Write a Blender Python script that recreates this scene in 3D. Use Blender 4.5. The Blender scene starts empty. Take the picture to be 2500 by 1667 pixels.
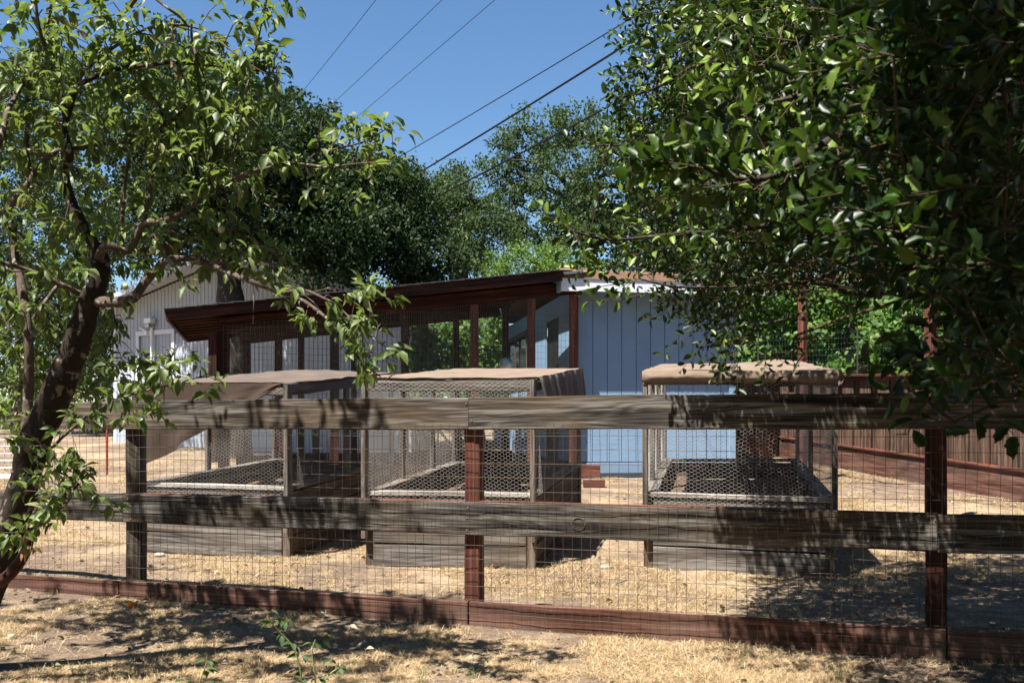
import bpy, math, random
import numpy as np
from mathutils import Vector, Matrix, noise

random.seed(7)
rng = np.random.default_rng(7)
R = math.radians
S = bpy.context.scene
COL = S.collection

# ------------------------------------------------------------------ camera, world, sun, exposure
F = 2431.0            # focal length in photo pixels (35 mm lens on a 2500 px wide frame)
CX, HY, CH = 1250.0, 1048.0, 1.15
cd = bpy.data.cameras.new('camera'); cam = bpy.data.objects.new('camera', cd); COL.objects.link(cam)
cd.sensor_width = 36; cd.lens = 35; cd.shift_y = (HY - 833.5) / 2500
cd.clip_start = 0.05; cd.clip_end = 2000
cam.location = (0, 0, CH); cam.rotation_euler = (R(90), 0, 0)
cd.dof.use_dof = True; cd.dof.focus_distance = 7.0; cd.dof.aperture_fstop = 10
S.camera = cam

SUN = Vector((-0.36, -0.40, 1.10)).normalized()      # direction to the sun
elev = math.asin(SUN.z); az = math.atan2(SUN.x, SUN.y)
w = bpy.data.worlds.new('World'); S.world = w; w.use_nodes = True
nt = w.node_tree
for n in list(nt.nodes): nt.nodes.remove(n)
sky = nt.nodes.new('ShaderNodeTexSky'); sky.sky_type = 'NISHITA'; sky.sun_disc = False
sky.sun_elevation = elev; sky.sun_rotation = az
sky.air_density = 1.0; sky.dust_density = 0.05; sky.ozone_density = 2.0; sky.altitude = 100
bg = nt.nodes.new('ShaderNodeBackground'); bg.inputs[1].default_value = 0.055
wo = nt.nodes.new('ShaderNodeOutputWorld')
hs = nt.nodes.new('ShaderNodeHueSaturation'); hs.inputs['Saturation'].default_value = 1.16
nt.links.new(sky.outputs[0], hs.inputs['Color']); nt.links.new(hs.outputs[0], bg.inputs[0]); nt.links.new(bg.outputs[0], wo.inputs[0])
ld = bpy.data.lights.new('sun', 'SUN'); lo = bpy.data.objects.new('sun', ld); COL.objects.link(lo)
ld.energy = 5.0; ld.angle = R(0.53); ld.color = (1.0, 0.955, 0.88)
lo.rotation_euler = SUN.to_track_quat('Z', 'Y').to_euler(); lo.location = (-20, -20, 50)
S.view_settings.view_transform = 'Standard'; S.view_settings.look = 'None'
S.view_settings.exposure = 1.58; S.view_settings.gamma = 1; S.view_settings.use_curve_mapping = False
S.cycles.max_bounces = 6; S.cycles.diffuse_bounces = 2; S.cycles.glossy_bounces = 2
S.cycles.transmission_bounces = 4; S.cycles.transparent_max_bounces = 4

# ------------------------------------------------------------------ geometry helpers
def P(x, y, D):
    """point seen at photo pixel x, y at distance D in front of the lens"""
    return Vector(((x - CX) * D / F, D, CH - (y - HY) * D / F))

def sp(v): return v if v > 12 else math.log1p(math.exp(v))
def gz0(x, y):
    yy = min(y, 27)
    return 0.055 * (sp((yy - 5.6) * 3) / 3)
def gz(x, y):
    b = 0.018 * noise.noise(Vector((x * 0.9, y * 0.9, 3.1))) + 0.012 * noise.noise(Vector((x * 3, y * 3, 7)))
    return gz0(x, y) + b
WM = {}
def place(o, M, parent=None):
    if parent is not None:
        o.parent = parent
        o.matrix_basis = WM[parent.name].inverted() @ M
    else:
        o.matrix_basis = M
    WM[o.name] = M
    return o
def tagit(o, label=None, cat=None, group=None, kind=None):
    if label: o['label'] = label
    if cat: o['category'] = cat
    if group: o['group'] = group
    if kind: o['kind'] = kind
    return o
def thing(name, loc, label, cat, group=None, rz=0):
    o = bpy.data.objects.new(name, None); COL.objects.link(o); o.empty_display_size = 0.1
    place(o, Matrix.Translation(Vector(loc)) @ Matrix.Rotation(rz, 4, 'Z'))
    return tagit(o, label, cat, group)
def link(name, me, mat, parent=None, M=None, **kw):
    o = bpy.data.objects.new(name, me); COL.objects.link(o)
    if mat is not None and len(me.materials) == 0: me.materials.append(mat)
    place(o, M if M is not None else Matrix.Identity(4), parent)
    return tagit(o, **kw)
def wmesh(name, V, Fc, mat, parent=None, smooth=False, **kw):
    """mesh given in world coordinates; its origin goes to the parent's origin or its own lowest middle"""
    V = np.asarray(V, dtype=np.float64).reshape(-1, 3)
    if parent is not None: o0 = np.array(WM[parent.name].translation)
    else:
        o0 = (V.min(0) + V.max(0)) / 2; o0[2] = V[:, 2].min()
    me = fast_mesh(name, V - o0, Fc)
    if smooth: me.shade_smooth()
    M = Matrix.Translation(Vector(o0))
    return link(name, me, mat, parent, M, **kw)
def fast_mesh(name, V, Fc):
    me = bpy.data.meshes.new(name)
    if isinstance(Fc, np.ndarray):
        V = np.asarray(V, dtype=np.float32)
        k = Fc.shape[1]; n = Fc.shape[0]
        me.vertices.add(len(V)); me.vertices.foreach_set('co', V.ravel())
        me.loops.add(n * k); me.loops.foreach_set('vertex_index', Fc.astype(np.int32).ravel())
        me.polygons.add(n)
        me.polygons.foreach_set('loop_start', np.arange(0, n * k, k, dtype=np.int32))
        me.update(calc_edges=True)
    else:
        me.from_pydata([tuple(map(float, v)) for v in V], [], Fc); me.update()
    return me

def frame(p0, p1, up):
    X = (p1 - p0).normalized(); Z = (up - X * up.dot(X)).normalized(); Y = Z.cross(X)
    return X, Y, Z
def board(name, p0, p1, wd, th, up=(0, 0, 1), mat=None, parent=None, seg=1, jit=0.0, ch=0.004, **kw):
    """plank from p0 to p1 (centre line); wd along up, th across; chamfered, a little uneven when jit > 0"""
    p0, p1, up = Vector(p0), Vector(p1), Vector(up)
    X, Y, Z = frame(p0, p1, up); L = (p1 - p0).length
    c = min(ch, th * .3, wd * .3); h, t = wd / 2, th / 2
    prof = [(-t, -h + c), (-t, h - c), (-t + c, h), (t - c, h), (t, h - c), (t, -h + c), (t - c, -h), (-t + c, -h)]
    V = []; n = seg + 1
    ph = random.random() * 50
    for i in range(n):
        x = L * i / seg
        for (a, b) in prof:
            ja = jit * .5 * noise.noise(Vector((x * 2.2 + ph, a * 20, b * 9))) if jit else 0
            jb = jit * noise.noise(Vector((x * 1.7 + ph + 9, a * 20, b * 3 + 5))) if jit else 0
            V.append((x, a + ja, b + jb))
    Fc = []
    for i in range(seg):
        for k in range(8):
            a = i * 8 + k; b = i * 8 + (k + 1) % 8
            Fc.append((a, b, b + 8, a + 8))
    Fc.append(tuple(range(7, -1, -1))); Fc.append(tuple(range(seg * 8, seg * 8 + 8)))
    Fc = [f[::-1] for f in Fc]
    me = fast_mesh(name, V, Fc)
    M = Matrix((( X.x, Y.x, Z.x, p0.x), (X.y, Y.y, Z.y, p0.y), (X.z, Y.z, Z.z, p0.z), (0, 0, 0, 1)))
    return link(name, me, mat, parent, M, **kw)

def segs(P0, P1, r, sides=3):
    """many separate thin rods at once -> verts, quads"""
    P0 = np.asarray(P0, float); P1 = np.asarray(P1, float); n = len(P0)
    d = P1 - P0; L = np.linalg.norm(d, axis=1, keepdims=True); L[L == 0] = 1; d = d / L
    ref = np.where(np.abs(d[:, 2:3]) > .9, np.array([[1., 0, 0]]), np.array([[0, 0, 1.]]))
    u = np.cross(d, ref); u /= np.linalg.norm(u, axis=1, keepdims=True); v = np.cross(d, u)
    r = np.broadcast_to(np.asarray(r, float).reshape(-1, 1) if np.ndim(r) else r, (n, 1))
    an = np.arange(sides) * 2 * np.pi / sides
    ring = (u[:, None, :] * np.cos(an)[None, :, None] + v[:, None, :] * np.sin(an)[None, :, None]) * r[:, :, None]
    V = np.concatenate([P0[:, None, :] + ring, P1[:, None, :] + ring], axis=1).reshape(-1, 3)
    k = np.arange(sides); k2 = (k + 1) % sides
    q = np.stack([k, k2, k2 + sides, k + sides], 1)
    Fc = (q[None] + (np.arange(n) * 2 * sides)[:, None, None]).reshape(-1, 4)
    return V, Fc
def tube(pts, rad, sides=8, wob=0.0):
    """one continuous tapered tube -> verts, quads(list)"""
    pts = [Vector(p) for p in pts]; n = len(pts)
    if not hasattr(rad, '__len__'): rad = [rad] * n
    V = []; Fc = []; ref = Vector((0.13, 0.31, 0.94)); u = None
    for i, p in enumerate(pts):
        t = (pts[min(i + 1, n - 1)] - pts[max(i - 1, 0)]).normalized()
        u = (ref - t * ref.dot(t)) if u is None else (u - t * u.dot(t))
        u.normalize(); v = t.cross(u)
        for k in range(sides):
            a = 2 * math.pi * k / sides
            rr = rad[i] * (1 + wob * noise.noise(Vector((p.x * 9 + math.cos(a), p.y * 9, p.z * 9 + math.sin(a)))))
            V.append(tuple(p + (u * math.cos(a) + v * math.sin(a)) * rr))
    for i in range(n - 1):
        for k in range(sides):
            a = i * sides + k; b = i * sides + (k + 1) % sides
            Fc.append((a, b, b + sides, a + sides))
    return V, Fc
def smooth_path(pts, rad, sub=4):
    pts = [Vector(p) for p in pts]; n = len(pts)
    out = []; ro = []
    for i in range(n - 1):
        p0 = pts[max(i - 1, 0)]; p1 = pts[i]; p2 = pts[i + 1]; p3 = pts[min(i + 2, n - 1)]
        for k in range(sub):
            t = k / sub
            out.append(0.5 * ((2 * p1) + (p2 - p0) * t + (2 * p0 - 5 * p1 + 4 * p2 - p3) * t * t + (3 * p1 - p0 - 3 * p2 + p3) * t ** 3))
            ro.append(rad[i] * (1 - t) + rad[i + 1] * t)
    out.append(pts[-1]); ro.append(rad[-1])
    return out, ro
class MB:
    def __init__(s): s.V = []; s.F = []
    def add(s, V, Fc):
        k = sum(len(v) for v in s.V)
        s.V.append(np.asarray(V, float)); s.F.extend([tuple(int(i) + k for i in f) for f in Fc])
    def build(s, name, mat, parent=None, smooth=True, **kw):
        return wmesh(name, np.concatenate(s.V), s.F, mat, parent, smooth=smooth, **kw)
def box(c, sx, sy, sz, rz=0):
    V = [(x * sx / 2, y * sy / 2, z * sz / 2) for x in (-1, 1) for y in (-1, 1) for z in (-1, 1)]
    ca, sa = math.cos(rz), math.sin(rz)
    V = [(c[0] + x * ca - y * sa, c[1] + x * sa + y * ca, c[2] + z) for x, y, z in V]
    return V, [(0, 1, 3, 2), (4, 6, 7, 5), (0, 4, 5, 1), (2, 3, 7, 6), (0, 2, 6, 4), (1, 5, 7, 3)]
def grid(name, fn, nu, nv, mat, parent=None, smooth=True, **kw):
    V = [tuple(fn(i / nu, j / nv)) for j in range(nv + 1) for i in range(nu + 1)]
    Fc = [(j * (nu + 1) + i, j * (nu + 1) + i + 1, (j + 1) * (nu + 1) + i + 1, (j + 1) * (nu + 1) + i) for j in range(nv) for i in range(nu)]
    return wmesh(name, V, Fc, mat, parent, smooth=smooth, **kw)
def in_poly(x, y, poly):
    x = np.asarray(x); y = np.asarray(y); c = np.zeros(x.shape, bool); j = len(poly) - 1
    for i in range(len(poly)):
        xi, yi = poly[i]; xj, yj = poly[j]
        c ^= ((yi > y) != (yj > y)) & (x < (xj - xi) * (y - yi) / (yj - yi + 1e-9) + xi)
        j = i
    return c

# ------------------------------------------------------------------ materials
class NB:
    def __init__(s, name):
        s.m = bpy.data.materials.new(name); s.m.use_nodes = True; s.t = s.m.node_tree
        s.b = s.t.nodes['Principled BSDF']; s.out = s.t.nodes['Material Output']
    def n(s, typ, ins=None, **kw):
        nd = s.t.nodes.new('ShaderNode' + typ)
        for k, v in kw.items(): setattr(nd, k, v)
        for k, v in (ins or {}).items(): s.set(nd.inputs[k], v)
        return nd
    def set(s, sock, v):
        if isinstance(v, bpy.types.NodeSocket): s.t.links.new(v, sock)
        elif isinstance(v, bpy.types.Node): s.t.links.new(v.outputs[0], sock)
        else: sock.default_value = v
    def ramp(s, fac, stops, interp='LINEAR'):
        nd = s.n('ValToRGB'); nd.color_ramp.interpolation = interp
        el = nd.color_ramp.elements
        while len(el) < len(stops): el.new(0.5)
        for e, (p, c) in zip(el, stops): e.position = p; e.color = (*c, 1) if len(c) == 3 else c
        s.set(nd.inputs[0], fac); return nd.outputs[0]
    def mix(s, f, a, b, mode='MIX'):
        nd = s.n('Mix', data_type='RGBA', blend_type=mode)
        s.set(nd.inputs[0], f); s.set(nd.inputs[6], a); s.set(nd.inputs[7], b); return nd.outputs[2]
    def math(s, op, a, b=0.0):
        nd = s.n('Math', operation=op); s.set(nd.inputs[0], a); s.set(nd.inputs[1], b); return nd.outputs[0]
    def coord(s, scale=(1, 1, 1), rand=True, obj=True):
        tc = s.n('TexCoord'); mp = s.n('Mapping'); s.set(mp.inputs[0], tc.outputs['Object']); mp.inputs['Scale'].default_value = scale
        if rand:
            oi = s.n('ObjectInfo'); v = s.n('VectorMath', operation='SCALE'); v.inputs[0].default_value = (17, 31, 23)
            s.set(v.inputs[3], oi.outputs['Random']); s.set(mp.inputs[1], v.outputs[0])
        return mp.outputs[0]
    def bump(s, h, strength=.3, dist=.01, normal=None):
        nd = s.n('Bump'); nd.inputs['Strength'].default_value = strength; nd.inputs['Distance'].default_value = dist
        s.set(nd.inputs['Height'], h)
        if normal is not None: s.set(nd.inputs['Normal'], normal)
        return nd.outputs[0]
    def done(s, color=None, rough=.8, spec=.3, normal=None):
        if color is not None: s.set(s.b.inputs['Base Color'], color if not isinstance(color, tuple) else (*color[:3], 1))
        s.set(s.b.inputs['Roughness'], rough); s.b.inputs['Specular IOR Level'].default_value = spec
        if normal is not None: s.set(s.b.inputs['Normal'], normal)
        return s.m

def wood(name, dark, mid, light, fine=55, bumpd=.004, stain=None, ring=True, rough=.85, spec=.2):
    b = NB(name)
    c1 = b.coord((.4, 5, 5)); c2 = b.coord((1.5, fine * 1.1, fine * 1.1)); c3 = b.coord((1.3, 4, 4))
    n1 = b.n('TexNoise', {'Vector': c1, 'Scale': 1.6, 'Detail': 2, 'Distortion': .5 if ring else .2})
    rings = b.math('FRACT', b.math('MULTIPLY', n1.outputs[0], 14.0))
    rings = b.math('ABSOLUTE', b.math('SUBTRACT', rings, .5))
    n2 = b.n('TexNoise', {'Vector': c2, 'Scale': 1.0, 'Detail': 5, 'Roughness': .7})
    n3 = b.n('TexNoise', {'Vector': c3, 'Scale': 1.0, 'Detail': 5, 'Roughness': .6})
    n4 = b.n('TexNoise', {'Vector': b.coord((.5, fine * .5, fine * .5)), 'Scale': 1.0, 'Detail': 3})
    crack = b.ramp(b.math('ABSOLUTE', b.math('SUBTRACT', n4.outputs[0], .5)), [(0, (0, 0, 0)), (.012, (1, 1, 1))])
    n5 = b.n('TexNoise', {'Vector': b.coord((1.1, fine * .38, fine * .38)), 'Scale': 1.0, 'Detail': 4, 'Roughness': .6})
    n6 = b.math('ADD', b.math('MULTIPLY', n2.outputs[0], .45), b.math('MULTIPLY', n5.outputs[0], .55))
    h = b.math('ADD', b.math('MULTIPLY', n6, .75), b.math('MULTIPLY', rings, .11 if ring else .06))
    col = b.ramp(h, [(.325, dark), (.40, mid), (.465, light)])
    col = b.mix(b.ramp(n3.outputs[0], [(.42, (0, 0, 0)), (.72, (1, 1, 1))]), col, b.mix(.55, col, (*(stain or dark), 1)))
    col = b.mix(b.math('MULTIPLY', b.math('SUBTRACT', 1.0, crack), .55), col, (*[v * .3 for v in dark], 1))
    oi = b.n('ObjectInfo')
    hv = b.n('HueSaturation', {'Value': b.math('ADD', b.math('MULTIPLY', oi.outputs['Random'], .14), .93), 'Color': col})
    return b.done(hv.outputs[0], rough, spec, b.bump(h, .9, bumpd))

M_rail = wood('weathered_rail_wood', (.008, .0065, .0055), (.046, .040, .034), (.15, .14, .125), 70, .006, stain=(.14, .09, .05))
M_grey = wood('grey_weathered_wood', (.026, .022, .019), (.11, .096, .084), (.22, .20, .182), 60, .004, stain=(.13, .09, .06))
M_greyb = wood('brown_weathered_wood', (.022, .016, .012), (.08, .058, .044), (.17, .132, .105), 60, .004, stain=(.12, .08, .055))
M_red = wood('red_stained_wood', (.05, .016, .010), (.125, .042, .027), (.20, .078, .052), 60, .003, stain=(.09, .04, .03), ring=False)
M_kick = wood('red_stained_kickboard', (.045, .019, .012), (.105, .047, .032), (.18, .092, .068), 60, .003, stain=(.12, .09, .075), ring=False)
M_coop = wood('dark_red_brown_wood', (.014, .0045, .003), (.042, .013, .0085), (.08, .026, .017), 50, .003, ring=False, rough=.7)
M_fence = wood('brown_fence_board', (.02, .013, .009), (.07, .045, .031), (.15, .105, .078), 50, .004, stain=(.13, .05, .03))
M_rimw = wood('pale_rim_wood', (.12, .105, .09), (.32, .29, .26), (.52, .48, .43), 60, .003, stain=(.22, .18, .14))  # paler wood, used for the front rim board only

def siding(name, col, dirt, sc=1.0):
    b = NB(name)
    c = b.coord((30, 30, 2)); c2 = b.coord((1.5, 1.5, 1.5))
    n = b.n('TexNoise', {'Vector': c, 'Scale': 3.0, 'Detail': 4}); n2 = b.n('TexNoise', {'Vector': c2, 'Scale': 1.5, 'Detail': 5})
    cc = b.mix(b.ramp(n2.outputs[0], [(.45, (0, 0, 0)), (.8, (.6, .6, .6))]), (*col, 1), (*dirt, 1))
    return b.done(cc, .6, .25, b.bump(n.outputs[0], .8, .005))
M_blue = siding('blue_painted_siding', (.19, .29, .42), (.16, .245, .36))
M_bluetrim = siding('blue_trim', (.20, .30, .43), (.16, .25, .36))
M_white = siding('grey_white_siding', (.38, .42, .47), (.31, .34, .38))
M_trim = siding('white_trim', (.62, .65, .68), (.48, .50, .53))
M_bluefound = siding('blue_foundation_paint', (.17, .26, .38), (.2, .2, .2))

def plain(name, col, rough=.7, spec=.3, metal=0, nz=0, nsc=8, col2=None, bump=0):
    b = NB(name)
    if nz:
        n = b.n('TexNoise', {'Vector': b.coord(), 'Scale': nsc, 'Detail': 6, 'Roughness': .65})
        c2 = col2 or tuple(v * (1 - nz) for v in col)
        c = b.mix(b.ramp(n.outputs[0], [(.35, (0, 0, 0)), (.65, (1, 1, 1))]), (*c2, 1), (*col, 1))
        nm = b.bump(n.outputs[0], .8, bump) if bump else None
        b.done(c, rough, spec, nm)
    else: b.done(col, rough, spec)
    b.b.inputs['Metallic'].default_value = metal
    return b.m
M_wire = plain('galvanised_wire', (.32, .30, .275), .55, .4, .35)
M_hex = plain('chicken_wire', (.40, .37, .34), .55, .4, .3)
M_rust = plain('dull_fence_wire', (.10, .078, .06), .6, .35, .5)
M_green = plain('green_coated_wire', (.06, .13, .10), .5, .4)
M_black = plain('black_cable', (.012, .012, .014), .5, .3)
M_cablethin = plain('grey_cable', (.03, .035, .045), .5, .3)
M_roof = plain('asphalt_shingle', (.045, .05, .055), .9, .2, 0, .4, 40, None, .003)
M_roofbrown = plain('brown_mineral_roofing', (.19, .115, .075), .95, .1, 0, .35, 60, None, .002)
M_soil = plain('garden_soil', (.17, .118, .085), 1, .05, 0, .6, 22, None, .03)
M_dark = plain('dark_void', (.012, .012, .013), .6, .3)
M_window = plain('window_glass_dark', (.015, .018, .02), .08, .6)
M_nail = plain('nail_head', (.42, .40, .38), .4, .5, .8)
M_rock = plain('pale_stone', (.34, .31, .27), .9, .2, 0, .35, 9, None, .02)
M_orange = plain('orange_peel', (.80, .24, .03), .45, .4, 0, .2, 60, None, .001)
M_pith = plain('orange_pith', (.75, .50, .22), .8, .2)
M_silver = plain('silver_bag', (.62, .68, .66), .45, .5, .3, .5, 14, (.20, .25, .24), .02)
M_plastic = plain('white_plastic', (.75, .76, .76), .4, .4)
M_tpost = plain('red_metal_stake', (.28, .05, .035), .6, .3)
M_hose = plain('black_irrigation_tube', (.02, .018, .016), .5, .3)
M_brick = plain('red_brick', (.30, .12, .07), .9, .2, 0, .3, 20, None, .004)
M_flower = plain('orange_red_petals', (.75, .09, .02), .7, .2)

def cloth(name, col, rib=0, dark=None):
    b = NB(name)
    c = b.coord((1, 1, 1), rand=False)
    n = b.n('TexNoise', {'Vector': c, 'Scale': 260, 'Detail': 2}); n2 = b.n('TexNoise', {'Vector': c, 'Scale': 5, 'Detail': 6})
    cc = b.mix(b.ramp(n2.outputs[0], [(.35, (0, 0, 0)), (.7, (1, 1, 1))]), (*[v * .72 for v in col], 1), (*col, 1))
    if rib:
        wv = b.n('TexWave', {'Vector': c, 'Scale': rib, 'Distortion': .6}, wave_type='BANDS', bands_direction='X')
        cc = b.mix(b.math('MULTIPLY', wv.outputs[1], .6), cc, (*(dark or [v * .35 for v in col]), 1))
    b.done(cc, .95, .1, b.bump(n.outputs[0], .6, .003))
    b.b.inputs['Sheen Weight'].default_value = .1
    tr = b.n('BsdfTranslucent', {'Color': (*[v * .8 for v in col], 1)}); ms = b.n('MixShader', {0: .12})
    b.t.links.new(b.b.outputs[0], ms.inputs[1]); b.t.links.new(tr.outputs[0], ms.inputs[2]); b.t.links.new(ms.outputs[0], b.out.inputs[0])
    return b.m
M_shade = cloth('brown_shade_cloth', (.085, .057, .042), 28)
M_shade_s = cloth('smooth_shade_cloth', (.15, .112, .088))
M_burlap = cloth('burlap', (.25, .183, .135))

def leafmat(name, stops, rough=.4, spec=.5, trans=.3, tcol=(.25, .42, .05), vein=False):
    b = NB(name)
    at = b.n('Attribute', attribute_name='rnd')
    col = b.ramp(at.outputs['Fac'], stops)
    b.done(col, rough, spec)
    tr = b.n('BsdfTranslucent', {'Color': b.mix(.5, col, (*tcol, 1))}); ms = b.n('MixShader', {0: trans})
    b.t.links.new(b.b.outputs[0], ms.inputs[1]); b.t.links.new(tr.outputs[0], ms.inputs[2]); b.t.links.new(ms.outputs[0], b.out.inputs[0])
    return b.m
M_apple = leafmat('apple_leaf', [(0, (.03, .05, .014)), (.35, (.07, .11, .025)), (.7, (.13, .175, .045)), (.93, (.23, .27, .11)), (.97, (.20, .10, .05)), (1, (.23, .09, .04))], .5, .5, .38, (.30, .42, .06))
M_oaknear = leafmat('live_oak_leaf', [(0, (.005, .012, .003)), (.5, (.012, .029, .005)), (.85, (.036, .072, .010)), (1, (.13, .19, .026))], .42, .32, .13, (.16, .34, .03))
M_oakdark = leafmat('dark_oak_leaf', [(0, (.012, .023, .009)), (.5, (.020, .038, .011)), (.9, (.035, .058, .017)), (1, (.055, .08, .03))], .62, .22, .15, (.10, .20, .02))
M_oakmid = leafmat('grey_green_oak_leaf', [(0, (.026, .044, .017)), (.5, (.042, .072, .022)), (1, (.085, .12, .045))], .62, .22, .2, (.14, .25, .04))
M_light = leafmat('yellow_green_leaf', [(0, (.035, .07, .015)), (.5, (.075, .14, .022)), (1, (.15, .23, .045))], .5, .4, .35, (.3, .5, .04))
M_conifer = leafmat('dark_conifer_leaf', [(0, (.015, .030, .014)), (.6, (.03, .05, .022)), (1, (.06, .09, .04))], .5, .4, .1)
M_vine = leafmat('grape_leaf', [(0, (.022, .055, .010)), (.5, (.055, .115, .02)), (.9, (.11, .19, .04)), (1, (.20, .20, .09))], .6, .25, .35, (.3, .5, .04))
M_straw = leafmat('dry_straw', [(0, (.11, .07, .04)), (.35, (.33, .225, .12)), (.75, (.55, .41, .235)), (1, (.70, .56, .36))], .75, .15, .15, (.5, .36, .16))
M_grass = leafmat('green_grass', [(0, (.06, .11, .03)), (1, (.13, .20, .05))], .5, .3, .2)
M_dryleaf = leafmat('dry_leaf', [(0, (.10, .06, .035)), (.5, (.22, .13, .07)), (1, (.42, .36, .26))], .8, .2, .1)

def bark(name, dark, light, patch, psc=14):
    b = NB(name)
    c = b.coord((1, 1, .35), rand=False); c2 = b.coord((1, 1, 1), rand=False)
    n = b.n('TexNoise', {'Vector': c, 'Scale': 40, 'Detail': 6, 'Roughness': .7}); n2 = b.n('TexNoise', {'Vector': c2, 'Scale': psc, 'Detail': 3})
    n3 = b.n('TexNoise', {'Vector': c2, 'Scale': 5, 'Detail': 2})
    cc = b.mix(n.outputs[0], (*dark, 1), (*light, 1))
    cc = b.mix(b.ramp(n2.outputs[0], [(.58, (0, 0, 0)), (.63, (1, 1, 1))]), cc, (*patch, 1))
    cc = b.mix(b.ramp(n3.outputs[0], [(.66, (0, 0, 0)), (.76, (.5, .5, .5))]), cc, (.16, .085, .03, 1))
    return b.done(cc, .9, .15, b.bump(n.outputs[0], 1, .012))
M_bark = bark('apple_bark', (.010, .007, .005), (.055, .038, .029), (.20, .17, .14), 22)
M_twig = bark('apple_twig_bark', (.045, .031, .023), (.15, .115, .09), (.24, .215, .19), 25)
M_oakbark = bark('oak_bark', (.02, .016, .012), (.075, .062, .05), (.10, .09, .08))
M_oaktwig = plain('oak_twig_bark', (.085, .058, .032), .8, .2, 0, .4, 20)
M_shadedpost = wood('shaded_post_wood', (.012, .009, .007), (.045, .034, .026), (.10, .08, .065), 60, .004)  # left fence post: shade on its face put into the wood colour
M_darkbark = bark('dark_bark', (.02, .016, .013), (.07, .055, .045), (.09, .08, .07))

def ground_mat():
    b = NB('dry_grass_ground')
    tc = b.n('TexCoord').outputs['Object']
    n1 = b.n('TexNoise', {'Vector': tc, 'Scale': 1.1, 'Detail': 5, 'Roughness': .6})
    n2 = b.n('TexNoise', {'Vector': tc, 'Scale': 9, 'Detail': 6, 'Roughness': .7})
    n3 = b.n('TexNoise', {'Vector': tc, 'Scale': 75, 'Detail': 6, 'Roughness': .75})
    dirt = b.ramp(n3.outputs[0], [(.3, (.08, .055, .04)), (.52, (.18, .13, .097)), (.75, (.30, .23, .175))])
    straw = b.ramp(n3.outputs[0], [(.32, (.12, .083, .052)), (.48, (.35, .26, .165)), (.7, (.58, .46, .31))])
    f = b.ramp(b.math('ADD', b.math('MULTIPLY', n1.outputs[0], .6), b.math('MULTIPLY', n2.outputs[0], .4)), [(.40, (0, 0, 0)), (.54, (1, 1, 1))])
    return b.done(b.mix(f, straw, dirt), 1, .05, b.bump(b.math('ADD', n3.outputs[0], b.math('MULTIPLY', n2.outputs[0], .6)), 1, .02))
M_ground = ground_mat()

# ------------------------------------------------------------------ ground
def build_ground():
    xs = np.concatenate([np.linspace(-150, -12, 14), np.arange(-11.9, 12, .12), np.linspace(12.1, 150, 14)])
    ys = np.concatenate([np.linspace(-60, 1, 12), np.arange(1.2, 22, .12), np.linspace(22.5, 300, 26)])
    V = []
    for y in ys:
        for x in xs: V.append((x, y, gz(x, y) if abs(x) < 13 and 0 < y < 30 else gz0(x, y)))
    nx = len(xs); I = np.arange(len(ys) - 1)[:, None] * nx + np.arange(nx - 1)[None, :]
    I = I.ravel(); Fq = np.stack([I, I + 1, I + nx + 1, I + nx], 1)
    me = fast_mesh('ground', np.array(V), Fq); me.shade_smooth()
    link('ground', me, M_ground, label='dry straw coloured grass and bare dirt yard', kind='structure')
build_ground()

# ------------------------------------------------------------------ foliage helpers
T_SIMPLE = (np.array([(0, 0, 0), (.5, .45, .10), (1, 0, -.08), (.5, -.45, .10)]), np.array([(0, 1, 2), (0, 2, 3)]))
def leaf_template(rows, curl=.35, fold=.15, serr=0.0):
    V = [(0, 0, 0)]; Fc = []
    for i, (t, hw) in enumerate(rows):
        s = serr if i % 2 else -serr
        zz = -curl * t * t
        V += [(t + s * .3, hw * (1 + s), zz + fold * hw), (t, 0, zz), (t + s * .3, -hw * (1 + s), zz + fold * hw)]
    V.append((1, 0, -curl)); n = len(rows); tip = 1 + 3 * n
    Fc += [(0, 2, 1), (0, 3, 2)]
    for i in range(n - 1):
        a = 1 + 3 * i; b = a + 3
        Fc += [(a, a + 1, b + 1), (a, b + 1, b), (a + 1, a + 2, b + 2), (a + 1, b + 2, b + 1)]
    a = 1 + 3 * (n - 1)
    Fc += [(a, a + 1, tip), (a + 1, a + 2, tip)]
    return np.array(V, float), np.array(Fc)
T_APPLE = leaf_template([(.22, .30), (.5, .44), (.78, .26)], .38, .35)
T_OAK = leaf_template([(.15, .28), (.42, .46), (.75, .36)], .12, .5)
T_OAKN = leaf_template([(.12, .22), (.26, .38), (.4, .43), (.54, .46), (.68, .42), (.82, .33), (.92, .18)], .15, .45, .13)
T_VINE = (np.array([(0, 0, 0), (-.1, .35, 0), (.35, .6, -.05), (.6, .35, .03), (1, 0, -.15), (.6, -.35, .03), (.35, -.6, -.05), (-.1, -.35, 0), (.35, 0, .08)]),
          np.array([(8, 0, 1), (8, 1, 2), (8, 2, 3), (8, 3, 4), (8, 4, 5), (8, 5, 6), (8, 6, 7), (8, 7, 0)]))

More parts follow.
